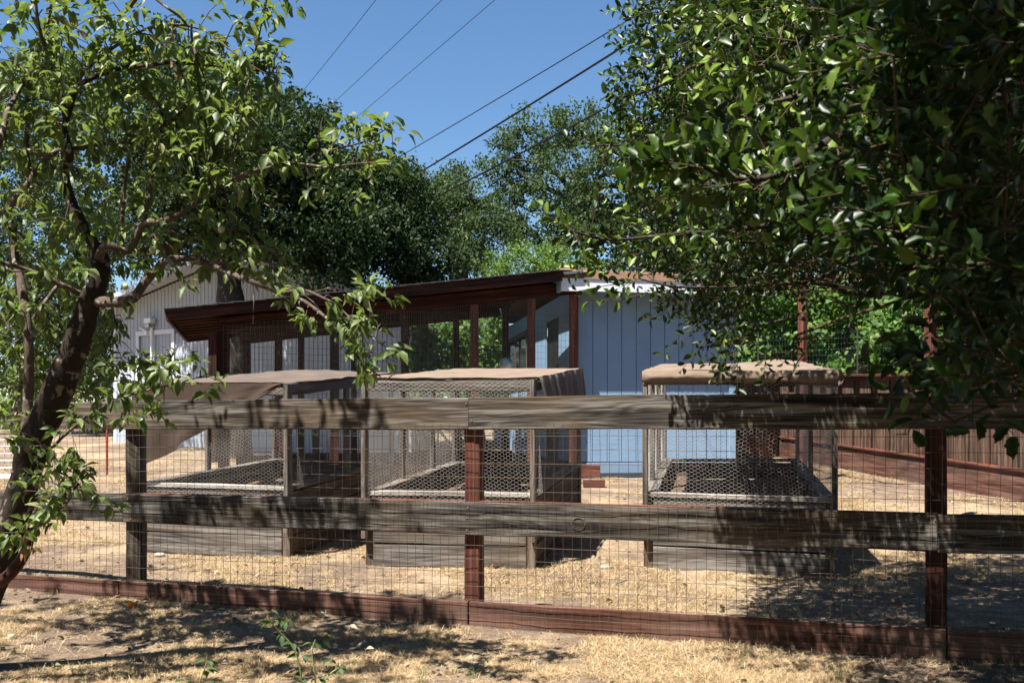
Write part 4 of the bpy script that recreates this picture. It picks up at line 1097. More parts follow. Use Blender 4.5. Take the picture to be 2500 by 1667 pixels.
    for (px, d0, d1, r0, r1, leafy) in L:
        n = len(px); pts = []
        for i, (x, y) in enumerate(px):
            D = d0 + (d1 - d0) * i / (n - 1) + .05 * math.sin(i * 1.7 + d0 * 9) * (1 if 0 < i < n - 1 else 0)
            pts.append(P(x, y, D))
        rad = [(r0 + (r1 - r0) * (i / (n - 1)) ** .7) * .78 for i in range(n)]
        pp, rr = smooth_path(pts, rad, 4)
        b = MB(); b.add(*tube(pp, rr, 8 if r0 > .015 else 6, .25)); b.build('limb', M_bark if r0 > .037 else M_twig, t)
        # twigs along the limb
        acc = 0
        for i in range(1, len(pp)):
            seg = (pp[i] - pp[i - 1]); acc += seg.length
            limb_pts.append(pp[i])
            gap = .055 / leafy * (1 if rr[i] < .014 else 1.7)
            while acc > gap:
                acc -= gap
                p = pp[i - 1].lerp(pp[i], random.random())
                ax = seg.normalized(); v = Vector(rng.normal(size=3)); v = (v - ax * v.dot(ax)).normalized()
                tl = random.choice((.03, .05, .08, .14, .22)) * (1.2 if rr[i] > .01 else .8)
                d = (v + ax * .5 + Vector((0, 0, .25))).normalized()
                e1 = p + d * tl * .5 + Vector((0, 0, .01)); e2 = p + d * tl + Vector(rng.normal(size=3)) * .015 - Vector((0, 0, tl * .15))
                TW.append((p, e1, e2))
                if random.random() < .9: rosette(st, e2, d, random.randint(5, 9), .074)
                if tl > .1 and random.random() < .7: rosette(st, e1, d, random.randint(3, 5), .06)
    # tip clusters
    for (x, y, D, n) in ((865, 290, 4.2, 9), (905, 300, 4.2, 9), (955, 310, 4.2, 12), (960, 370, 4.2, 12), (885, 440, 4.2, 12), (850, 290, 4.2, 7), (700, 20, 4.2, 14), (640, 250, 4.3, 12), (645, 120, 4.2, 12), (640, 30, 4.2, 12), (905, 720, 4.1, 14), (950, 710, 4.1, 12), (880, 700, 4.15, 12), (850, 780, 4.2, 12), (930, 790, 4.1, 9), (870, 830, 4.2, 9), (350, 860, 4.2, 8), (400, 860, 4.2, 8), (380, 900, 4.2, 8), (430, 920, 4.25, 6), (490, 910, 4.2, 12), (375, 960, 4.3, 8), (330, 985, 4.3, 10), (290, 990, 4.4, 12), (400, 985, 4.3, 10), (190, 1130, 4.4, 12), (200, 1170, 4.4, 12), (170, 1110, 4.4, 10), (215, 1190, 4.3, 9), (90, 1270, 4.3, 9), (40, 1290, 4.3, 8), (140, 1240, 4.3, 9), (60, 1170, 4.5, 9), (30, 1050, 4.4, 12), (80, 1090, 4.4, 4)):
        p = P(x, y, D)
        for k in range(2): rosette(st, p + Vector(rng.normal(size=3)) * .03, Vector((.5, -.2, .7)), n // 2 + 2, .07)
        c = min(limb_pts, key=lambda q: (q - p).length)
        if (c - p).length < .4: TW.append((c, c.lerp(p, .5) + Vector((0, 0, .02)), p))
    # fill: leafy shoots where the crown is dense, and the crown outside the frame that throws the shade
    def fill(poly, d0, d1, n, ln=.072, far=.5):
        xs = [p[0] for p in poly]; ys = [p[1] for p in poly]; k = 0
        while k < n:
            x = random.uniform(min(xs), max(xs)); y = random.uniform(min(ys), max(ys))
            if not in_poly(np.array([x]), np.array([y]), poly)[0]: continue
            k += 1
            D = random.uniform(d0, d1); p = P(x, y, D)
            c = min(random.sample(limb_pts, 60), key=lambda q: (q - p).length)
            if (c - p).length < min(far, .32): TW.append((c, c.lerp(p, .5) + Vector((0, 0, .03)), p))
            rosette(st, p, Vector((random.uniform(-1, 1), random.uniform(-.5, .5), .6)), random.randint(6, 10), ln)
    fill([(-60, 0), (260, 0), (330, 90), (300, 330), (-60, 340)], 4.2, 5.2, 95)
    fill([(260, 60), (420, 90), (600, 130), (640, 330), (420, 380), (240, 330)], 4.3, 4.9, 85)
    fill([(-60, 330), (330, 340), (480, 420), (400, 560), (-60, 600)], 4.5, 5.4, 85)
    fill([(-60, 580), (250, 600), (262, 700), (258, 860), (210, 1010), (60, 1040), (-60, 1000)], 4.9, 5.8, 190)
    fill([(-60, 0), (380, 30), (420, 260), (-60, 330)], 5.0, 5.7, 35)
    fill([(480, 520), (640, 540), (720, 640), (620, 690), (480, 640)], 4.4, 4.7, 22)
    for k in range(430):     # crown above and to the left of the frame
        x = random.uniform(-4.3, -1.2); y = random.uniform(2.8, 6.0); z = random.uniform(2.9, 5.2)
        px = CX + x * F / y; py = HY - (z - CH) * F / y
        if 0 < px < 2500 and py > 0: continue
        sx, sy = x + .327 * z, y + .364 * z
        if sx > -.5 or (sx > -2.2 and sy > 6.7) : continue
        rosette(st, Vector((x, y, z)), Vector((0, 0, 1)), 8, .09)
    for k in range(230):
        sx, sy, z = random.uniform(-3.3, -.35), random.uniform(5.7, 6.75), random.uniform(3.3, 5.4)
        x, y = sx - .327 * z, sy - .364 * z
        if noise.noise(Vector((sx * 1.8, sy * 2.5, 33))) < -.1: continue
        if HY - (z - CH) * F / y > -30 and CX + x * F / y > -30: continue
        rosette(st, Vector((x, y, z)), Vector((0, 0, 1)), 8, .09)
    for k in range(60):
        x = random.uniform(-2.6, -1.5); y = random.uniform(2.2, 4.2); z = random.uniform(2.6, 3.6)
        px = CX + x * F / y; py = HY - (z - CH) * F / y
        if py > -20 and px > -20: continue
        rosette(st, Vector((x, y, z)), Vector((0, 0, 1)), 7, .08)
    P0 = [tuple(a) for a, b_, c in TW] + [tuple(b_) for a, b_, c in TW]; P1 = [tuple(b_) for a, b_, c in TW] + [tuple(c) for a, b_, c in TW]
    V, Fc = segs(P0, P1, [.0026] * len(TW) + [.0018] * len(TW), 5); wmesh('twigs', V, Fc, M_twig, t, kind='stuff')
    # small pale young apples
    for (x, y, D) in ((313, 240, 4.4), (480, 90, 4.3), (545, 600, 4.4), (372, 610, 4.4), (305, 700, 4.5), (628, 105, 4.3), (540, 560, 4.4)):
        bm = sphere(P(x, y, D), .016); wmesh('young_apple', bm[0], bm[1], M_fruit, t, smooth=True)
    # sucker stem curving at the base in front of the fence
    pp, rr = smooth_path([P(76, 1290, 4.45), P(60, 1350, 4.45), P(25, 1400, 4.45), P(-20, 1440, 4.45), P(-80, 1560, 4.45)], [.022, .024, .026, .028, .03], 4)
    b = MB(); b.add(*tube(pp, rr, 8, .1)); b.build('limb', M_coop, t)
    finish_leaves(t, st, T_APPLE, T_APPLE, M_apple, 'apple', 300)
TW = []
def sphere(c, r, n=8, m=6):
    V = [(c[0], c[1], c[2] + r)]; Fc = []
    for j in range(1, m):
        a = math.pi * j / m
        for i in range(n):
            b = 2 * math.pi * i / n; V.append((c[0] + r * math.sin(a) * math.cos(b), c[1] + r * math.sin(a) * math.sin(b), c[2] + r * math.cos(a)))
    V.append((c[0], c[1], c[2] - r)); e = len(V) - 1
    for i in range(n):
        Fc.append((0, 1 + i, 1 + (i + 1) % n)); Fc.append((e, e - n + (i + 1) % n, e - n + i))
    for j in range(m - 2):
        for i in range(n): a = 1 + j * n + i; b = 1 + j * n + (i + 1) % n; Fc.append((a, a + n, b + n, b))
    return V, Fc
M_fruit = plain('young_apple_skin', (.42, .46, .20), .4, .4)
def finish_leaves(t, st, Tbig, Tsmall, mat, kind, nbig, name='foliage'):
    a = {k: np.array(v, float) for k, v in st.items()}
    px = CX + a['p'][:, 0] * F / np.maximum(a['p'][:, 1], .1); py = HY - (a['p'][:, 2] - CH) * F / np.maximum(a['p'][:, 1], .1)
    vis = (px > 0) & (px < 2500) & (py > 0) & (py < 1667)
    size = np.where(vis, a['l'] * F / a['p'][:, 1], 0) * (1 + .25 * rng.random(len(px)))
    order = np.argsort(-size); big = order[:nbig]; rest = order[nbig:]
    single_leaves(kind, Tbig, a['p'][big], a['d'][big], a['n'][big], a['l'][big], a['w'][big], mat, t, a['r'][big])
    o = leaves(name, Tsmall, a['p'][rest], a['d'][rest], a['n'][rest], a['l'][rest], a['w'][rest], mat, t, a['r'][rest], kind='stuff')
    o.data.shade_smooth()
build_apple()

# ------------------------------------------------------------------ live oak (right foreground)
def build_oak():
    base = Vector((3.9, 3.9, -.05))
    t = thing('live_oak', base, 'glossy leaved live oak whose dark branches fill the right side in front', 'tree')
    pp, rr = smooth_path([base, Vector((3.8, 3.8, 1.2)), Vector((3.6, 3.7, 2.4)), Vector((3.3, 3.7, 3.6)), Vector((3.0, 3.9, 4.6))], [.22, .18, .16, .13, .09], 5)
    b = MB(); b.add(*tube(pp, rr, 14, .2)); b.build('trunk', M_oakbark, t)
    hub = Vector((3.6, 3.7, 2.3))
    LP = []
    def limb(px, d0, d1, r0, r1, src=None):
        pts = [] if src is None else [src]
        n = len(px)
        for i, (x, y) in enumerate(px): pts.append(P(x, y, d0 + (d1 - d0) * i / (n - 1)))
        rad = [r0 + (r1 - r0) * i / (len(pts) - 1) for i in range(len(pts))]
        pp, rr = smooth_path(pts, rad, 4); LP.extend(pp)
        b = MB(); b.add(*tube(pp, rr, 7, .15)); b.build('limb', M_oakbark if r0 > .009 else M_oaktwig, t)
    limb([(2466, 38), (2360, 95), (2265, 148), (2127, 184), (2084, 201), (2012, 225), (1878, 253), (1800, 300)], 2.4, 2.7, .022, .004, hub)
    limb([(2400, 240), (2213, 306), (2070, 320), (1955, 392), (1897, 426), (1840, 440), (1773, 430), (1720, 411)], 2.3, 1.9, .014, .003, hub)
    limb([(2300, 480), (2100, 520), (1960, 540), (1807, 560), (1744, 574), (1687, 567), (1496, 586), (1400, 564)], 3.6, 3.2, .016, .003, hub)
    limb([(2200, 60), (1980, 90), (1830, 143), (1706, 158), (1630, 201), (1558, 230), (1496, 240)], 4.6, 4.5, .020, .003, hub)
    limb([(1950, 260), (1760, 310), (1639, 340), (1520, 354), (1462, 356)], 4.5, 4.4, .012, .003, hub)
    limb([(1900, -20), (1697, 29), (1649, 33), (1600, 20), (1560, 40)], 4.6, 4.6, .012, .003, hub)
    limb([(2250, 700), (2000, 690), (1800, 700), (1650, 700), (1560, 680)], 4.4, 4.3, .014, .003, hub)
    limb([(2450, 560), (2380, 700), (2300, 860), (2260, 960), (2330, 1030)], 1.9, 1.9, .010, .003, hub)
    limb([(2100, 640), (1960, 760), (1850, 800), (1800, 860), (1795, 900)], 4.3, 4.3, .010, .002, hub)
    limb([(2050, 780), (1990, 830), (1950, 880), (1925, 930)], 4.2, 4.2, .008, .002, hub)
    limb([(2300, 500), (2150, 640), (2080, 780), (2060, 860)], 3.0, 3.0, .010, .003, hub)
    LPa = np.array([tuple(p) for p in LP])
    st = {k: [] for k in ('p', 'd', 'n', 'l', 'w', 'r')}; TP0, TP1, TR = [], [], []
    def lit(x, y, z):
        sx, sy = x + .327 * z, y + .364 * z
        bnd = np.interp(sy, [0, 4.3, 5.7, 6.7, 8.5, 9], [1.0, 1.05, 1.32, 1.5, 2.5, 9])
        return sx < bnd + .25 * noise.noise(Vector((sx * 2, sy * 2, 5)))
    def shoot(p, d, L_, nl, ln, young, up=.5):
        sxp, syp = CX + p[0] * F / p[1], HY - (p[2] - CH) * F / p[1]
        if syp > 925 and p[1] < 3: return
        if 1870 < sxp < 2270 and 725 < syp < 900 and random.random() < .8: return
        d = Vector(d).normalized(); q = Vector(p); prev = q.copy()
        bend = Vector(rng.normal(size=3)) * .15
        side = Vector(rng.normal(size=3)); side = (side - d * side.dot(d)).normalized()
        tn = random.random() * .45 + (.5 if young else 0)
        for k in range(nl):
            s = (k + 1) / nl; q = Vector(p) + d * L_ * s + bend * L_ * s * s
            TP0.append(tuple(prev)); TP1.append(tuple(q)); TR.append(.0019 - .0010 * s); prev = q.copy()
            side = Matrix.Rotation(2.4, 3, d) @ side
            ld_ = (side + d * random.uniform(.4, 1.0) + Vector((0, 0, random.uniform(-.1, .35)))).normalized()
            nn = Vector((-.25, -.3, 1)) * up + Vector(rng.normal(size=3)) * .6
            l = ln * random.uniform(.7, 1.25)
            put_leaf(st, q + ld_ * .006, ld_, nn, l, l * random.uniform(.44, .62), min(1, max(0, tn + random.random() * .45)) if young else min(.9, tn + random.random() * .45))
        ends.append((Vector(p)))
    ends = []
    def layer(poly, d0, d1, n, ln, L_, nl, young=.15, conn=.0, chk=True):
        xs = [p[0] for p in poly]; ys = [p[1] for p in poly]; k = 0; tries = 0
        while k < n and tries < n * 30:
            tries += 1
            x = random.uniform(min(xs), max(xs)); y = random.uniform(min(ys), max(ys))
            D = random.uniform(d0, d1)
            if not in_poly(np.array([x]), np.array([y]), poly)[0]: continue
            p = P(x, y, D)
            if noise.noise(p * 2.6) < -.18 and random.random() < .8: continue
            if chk and lit(p.x, p.y, p.z): continue
            k += 1
            d = Vector((-.8 + random.uniform(-.7, .7), random.uniform(-.6, .4), random.uniform(-.35, .45)))
            shoot(p, d, L_ * random.uniform(.6, 1.2), nl, ln, random.random() < young)
            if random.random() < conn:
                i = np.argmin(((LPa - np.array(p)) ** 2).sum(1)); c = Vector(LPa[i])
                if (c - p).length < .9:
                    m = c.lerp(p, .5) + Vector(rng.normal(size=3)) * .03
                    TP0.extend([tuple(c), tuple(m)]); TP1.extend([tuple(m), tuple(p)]); TR.extend([.0028, .002])
    outer = [(1700, -60), (1610, 0), (1590, 80), (1540, 160), (1570, 210), (1540, 280), (1530, 380), (1590, 470), (1560, 560), (1530, 640), (1570, 710), (1650, 750), (1720, 800), (1770, 850), (1850, 860), (1900, 800), (1960, 720), (2090, 690), (2200, 700), (2330, 760), (2420, 900), (2600, 980), (2600, -60)]
    inner = [(1780, -60), (1690, 60), (1680, 200), (1640, 330), (1680, 470), (1640, 560), (1660, 660), (1760, 720), (1830, 800), (1930, 680), (2100, 640), (2250, 660), (2380, 760), (2600, 900), (2600, -60)]
    for q in LP[::2]:
        X_, Y_ = CX + q.x * F / q.y, HY - (q.z - CH) * F / q.y
        if -50 < Y_ < 1100 and X_ < 2560:
            for _ in range(2):
                shoot(q, Vector((random.uniform(-1, .3), random.uniform(-.5, .5), random.uniform(-.6, .7))), .13, 7, .036 if q.y > 3 else .040, random.random() < .3)
    layer(outer, 4.3, 5.3, 1500, .036, .20, 11, .22, .15)
    layer(inner, 5.0, 6.6, 1900, .052, .28, 10, .1)
    layer([(1900, -60), (1800, 150), (1760, 330), (1800, 480), (1740, 600), (1850, 700), (2000, 650), (2250, 640), (2450, 760), (2600, 900), (2600, -60)], 2.8, 4.2, 950, .037, .18, 10, .18, .12)
    layer([(2150, -60), (2060, 120), (2150, 300), (2100, 480), (2200, 640), (2330, 760), (2300, 900), (2600, 980), (2600, -60)], 1.6, 2.6, 430, .039, .14, 9, .08, .12)
    layer([(1650, 30), (1900, 0), (2150, 60), (2100, 350), (1850, 300), (1700, 200)], 2.6, 3.4, 60, .042, .18, 9, .7, .5)
    # branch tips that stand out in the photograph
    def tip(pts, D, n, ln, young=True, nl=9, L_=.16):
        for (x, y, dx, dy) in pts:
            shoot(P(x, y, D), Vector((dx, -.1, -dy)), L_, nl, ln, young)
    tip([(1560, 232, -1, .05), (1600, 215, -1, .3), (1540, 260, -.9, .6), (1580, 300, -.8, .5), (1560, 330, -1, 0), (1520, 356, -1, 0), (1600, 420, -.8, .2), (1620, 120, -1, -.3), (1570, 110, -.8, .1), (1650, 40, -1, -.1), (1590, 60, -.6, -.2), (1640, 470, -1, .3), (1580, 540, -1, 0)], 4.5, 8, .040)
    tip([(1500, 586, -1, -.15), (1440, 575, -1, 0), (1560, 590, -1, .2), (1600, 570, -.8, -.5), (1470, 580, -.7, .6), (1420, 566, -.9, -.5), (1520, 640, -1, .3), (1640, 600, -1, .4), (1540, 690, -1, .1), (1560, 720, -.9, .3)], 3.3, 8, .042)
    tip([(1760, 428, -1, -.5), (1740, 415, -1, -.2), (1720, 411, -1, 0), (1800, 436, -.8, -.6), (1850, 440, -.5, -.8), (1900, 428, -.4, -.8), (1880, 440, -.7, .5), (1940, 400, -.5, .8), (1700, 405, -1, .2), (1960, 390, .2, -1), (1830, 440, -1, .4)], 1.95, 8, .046, True, 8, .13)
    tip([(1790, 830, -.2, 1), (1800, 870, 0, 1), (1780, 800, -.4, .8), (1930, 880, -.2, 1), (1950, 850, -.2, .8), (1870, 850, -.1, .9), (1640, 750, -.7, .6), (1700, 790, -.6, .6), (1720, 830, -.5, .7)], 4.25, 8, .045, False, 8, .17)
    tip([(2300, 900, -.4, .9), (2330, 960, -.1, 1), (2380, 900, .2, 1), (2420, 960, -.6, .7), (2460, 1000, -.4, .6), (2280, 860, -.8, .5), (2350, 1000, -.2, .6), (2400, 850, -.4, .9), (2480, 930, -.3, .9)], 1.9, 8, .048, False, 8, .14)
    V, Fc = segs(TP0, TP1, TR, 4); wmesh('twigs', V, Fc, M_oaktwig, t, kind='stuff')
    # acorn coloured gall
    bm = sphere(P(2336, 362, 2.2), .012); wmesh('oak_gall', bm[0], bm[1], M_orange, t, smooth=True)
    finish_leaves(t, st, T_OAKN, T_OAK, M_oaknear, 'oak', 300)
    # crown above and beyond the frame: coarser leaves, shades the right of the yard
    n = 130000
    pos = np.stack([rng.uniform(-.4, 6.0, n), rng.uniform(.2, 7.0, n), rng.uniform(2.7, 5.6, n)], 1)
    px = CX + pos[:, 0] * F / pos[:, 1]; py = HY - (pos[:, 2] - CH) * F / pos[:, 1]
    out = (py < -25) | (px > 2540)
    sx = pos[:, 0] + .327 * pos[:, 2]; sy = pos[:, 1] + .364 * pos[:, 2]
    bnd = np.interp(sy, [0, 3.4, 4.3, 5.7, 6.7, 8.4, 8.8], [.5, .8, 1.1, 1.4, 1.6, 2.5, 12])
    dz = pos[:, 2] - 2.7; qx = pos[:, 0] + .327 * dz; qy = pos[:, 1] + .364 * dz; qp = CX + qx * F / qy
    dz2 = pos[:, 2] - 2.0; q2x = pos[:, 0] + .327 * dz2; q2y = pos[:, 1] + .364 * dz2
    sunny = ((qp < 2030) & (qy > 2.4) & (rng.random(n) < .95)) | ((q2y > 1.3) & (q2y < 4.6) & (q2x < .31 * q2y) & (rng.random(n) < .95))  # leaves dropped so sun reaches the foliage in view
    nz = np.array([noise.noise(Vector((a * 1.6, b_ * 1.6, c * .9))) for a, b_, c in pos])
    gap = np.array([noise.noise(Vector((a * 2.2, b_ * 2.2, 11))) for a, b_ in zip(sx, sy)])
    ell = ((pos[:, 0] - 3.2) / 3.3) ** 2 + ((pos[:, 1] - 3.6) / 3.5) ** 2 + ((pos[:, 2] - 3.9) / 1.9) ** 2 < 1
    k = out & (sx > bnd + .25 * nz) & (nz > -.30) & (gap > -.42 + .3 * (sy > 5.9)) & ell & (sy > 1.4) & ~sunny
    pos = pos[k]; m = len(pos)
    ln = .075 * (.7 + .6 * rng.random(m))
    n = 90000  # second part: unseen foliage added over the camera to cut sky fill
    p2 = np.stack([rng.uniform(-5.5, 5.5, n), rng.uniform(-4.5, 4.0, n), rng.uniform(2.4, 5.8, n)], 1)
    out = (p2[:, 1] < .3) | (HY - (p2[:, 2] - CH) * F / np.maximum(p2[:, 1], .3) < -25)
    sy = p2[:, 1] + .364 * p2[:, 2]; sx = p2[:, 0] + .327 * p2[:, 2]
    edge = np.array([noise.noise(Vector((a * 1.3, b_ * 1.3, 21))) for a, b_ in zip(sx, sy)])
    ell = ((p2[:, 0]) / 5.5) ** 2 + ((p2[:, 1] + .3) / 4.4) ** 2 + ((p2[:, 2] - 4.1) / 1.8) ** 2 < 1
    dz2 = p2[:, 2] - 2.1; q2x = p2[:, 0] + .327 * dz2; q2y = p2[:, 1] + .364 * dz2
    lane = (q2y > 1.3) & (q2y < 4.2) & (q2x > -.05) & (q2x < .32 * q2y + .06) & (rng.random(n) < .985)  # opening shaped to let sun onto the near branch tips
    p2 = p2[out & ell & ~lane & (sy < 3.75 + .35 * edge)]
    ln = np.concatenate([ln, .11 * (.7 + .6 * rng.random(len(p2)))]); pos = np.concatenate([pos, p2]); m = len(pos)
    leaves('upper_and_added_foliage', T_SIMPLE, pos, rand_dirs(m), rand_dirs(m) + np.array([[0, 0, .8]]), ln, ln * .7, M_oaknear, t, rng.random(m) * .8, kind='stuff')
build_oak()

# ------------------------------------------------------------------ dry grass, litter
def tuft_mesh(name, n, spread, h, w_, lean, mat, seed):
    r = random.Random(seed); V = []; Fc = []; rv = []
    for k in range(n):
        a = r.uniform(0, 6.28); d = spread * math.sqrt(r.random()); x, y = math.cos(a) * d, math.sin(a) * d
        hh = h * r.uniform(.5, 1.3); la = r.uniform(0, 6.28); le = lean * r.uniform(.4, 1.4) * hh
        wx, wy = math.cos(la + 1.57) * w_, math.sin(la + 1.57) * w_
        i = len(V); dx, dy = math.cos(la) * le, math.sin(la) * le
        zc = hh / math.sqrt(1 + lean * lean)
        V += [(x - wx, y - wy, -.004), (x + wx, y + wy, -.004), (x + dx * .45 + wx * .8, y + dy * .45 + wy * .8, zc * .65), (x + dx * .45 - wx * .8, y + dy * .45 - wy * .8, zc * .65), (x + dx, y + dy, zc)]
        Fc += [(i, i + 1, i + 2, i + 3), (i + 3, i + 2, i + 4)]; rv += [r.random()] * 5
    me = fast_mesh(name, V, Fc); me.materials.append(mat); set_rnd(me, rv); return me
def scatter(name, meshes, pts, scl, label, cat=None):
    """one 'stuff' object: geometry nodes put the tuft meshes on the points"""
    me = bpy.data.meshes.new(name); me.vertices.add(len(pts)); me.vertices.foreach_set('co', np.asarray(pts, np.float32).ravel())
    a = me.attributes.new('scl', 'FLOAT', 'POINT'); a.data.foreach_set('value', np.asarray(scl, np.float32))
    o = link(name, me, None, label=label, kind='stuff', cat=cat)
    coll = bpy.data.collections.new(name + '_blades')
    for m in meshes:
        q = bpy.data.objects.new(name + '_blade', m); coll.objects.link(q)
    ng = bpy.data.node_groups.new(name, 'GeometryNodeTree')
    ng.interface.new_socket('Geometry', in_out='INPUT', socket_type='NodeSocketGeometry'); ng.interface.new_socket('Geometry', in_out='OUTPUT', socket_type='NodeSocketGeometry')
    N = ng.nodes; Lk = ng.links
    gi = N.new('NodeGroupInput'); go = N.new('NodeGroupOutput')
    ci = N.new('GeometryNodeCollectionInfo'); ci.inputs[0].default_value = coll; ci.inputs['Separate Children'].default_value = True; ci.inputs['Reset Children'].default_value = True
    ip = N.new('GeometryNodeInstanceOnPoints'); ip.inputs['Pick Instance'].default_value = True
    rv = N.new('FunctionNodeRandomValue'); rv.data_type = 'FLOAT_VECTOR'; rv.inputs[0].default_value = (-.15, -.15, 0); rv.inputs[1].default_value = (.15, .15, 6.283)
    ri = N.new('FunctionNodeRandomValue'); ri.data_type = 'INT'; ri.inputs[4].default_value = 0; ri.inputs[5].default_value = len(meshes) - 1
    na = N.new('GeometryNodeInputNamedAttribute'); na.data_type = 'FLOAT'; na.inputs[0].default_value = 'scl'
    Lk.new(gi.outputs[0], ip.inputs['Points']); Lk.new(ci.outputs[0], ip.inputs['Instance'])
    Lk.new(rv.outputs[0], ip.inputs['Rotation']); Lk.new(ri.outputs[2], ip.inputs['Instance Index']); Lk.new(na.outputs[0], ip.inputs['Scale'])
    Lk.new(ip.outputs[0], go.inputs[0])
    md = o.modifiers.new('scatter', 'NODES'); md.node_group = ng
    return o
BEDS = [[(c.x, c.y) for c in cs] for cs in (c1, c2, c3)]
def grass():
    pts = []; sc = []
    def dens(x, y):
        v = .62 * noise.noise(Vector((x * .75, y * .75, 0))) + .4 * noise.noise(Vector((x * 2.6, y * 2.6, 4)))
        return v
    n = 0
    while n < 46000:
        # more points close to the lens
        y = 4.2 + (random.random() ** 1.7) * 13; k = .60 * y + .6
        x = random.uniform(-k, k)
        v = dens(x, y)
        if v < .02 and random.random() < .90: continue
        if 7.2 < y < 10.7 and any(in_poly(np.array([x]), np.array([y]), b)[0] for b in BEDS): continue
        pts.append((x, y, gz(x, y))); sc.append((.5 + .45 * random.random() + .55 * max(0, v)) * (1 + .05 * max(0, y - 7))); n += 1
    ms = [tuft_mesh('dry_tuft', 16, .06, .034, .0011, 2.0, M_straw, i) for i in range(5)] + [tuft_mesh('dry_tuft_tall', 9, .03, .055, .0010, .8, M_straw, 20 + i) for i in range(1)] + [tuft_mesh('dry_mat', 22, .08, .03, .0011, 3.2, M_straw, 40 + i) for i in range(4)]
    scatter('dry_grass', ms, pts, sc, 'short dry straw grass covering the yard')
    pts = []; sc = []
    for k in range(260):
        y = 4.5 + random.random() ** 1.4 * 7; x = random.uniform(-.55 * y, .55 * y)
        if noise.noise(Vector((x * 1.1, y * 1.1, 9))) < .05: continue
        if any(in_poly(np.array([x]), np.array([y]), b)[0] for b in BEDS): continue
        pts.append((x, y, gz(x, y))); sc.append(random.uniform(.4, 1.0))
    scatter('green_grass', [tuft_mesh('green_tuft', 18, .03, .06, .0013, .6, M_grass, 60 + i) for i in range(3)], pts, sc, 'sparse green grass sprigs among the straw')
    # fallen leaves and dirt clods
    n = 900; y = 4.3 + rng.random(n) ** 1.5 * 8; x = rng.uniform(-.55, .55, n) * y
    near = (x < -.6) | (x > 1.2) | (rng.random(n) < .3); x, y = x[near], y[near]; n = len(x)
    pos = np.array([(a, b, gz(a, b) + .014 + .01 * random.random()) for a, b in zip(x, y)])
    dr = rand_dirs(n) * np.array([[1, 1, .25]]); nor = rand_dirs(n) * .5 + np.array([[0, 0, 1]]); ln = .045 * (.5 + .8 * rng.random(n))
    leaves('fallen_leaves', T_APPLE, pos, dr, nor, ln, ln * .8, M_dryleaf, None, label='scattered dry fallen leaves on the ground', kind='stuff')
    b = MB()
    for k in range(420):
        y = 4.3 + random.random() ** 1.5 * 7; x = random.uniform(-.55, .55) * y; r = random.uniform(.003, .012)
        V, Fc = sphere((x, y, gz(x, y) + r * .4), r, 5, 4); V = [(a + random.uniform(-.3, .3) * r, c + random.uniform(-.3, .3) * r, d) for a, c, d in V]; b.add(V, Fc)
    b.build('dirt_clods', M_soil, None, label='small dirt clods and pebbles in the bare patches', kind='stuff')
grass()
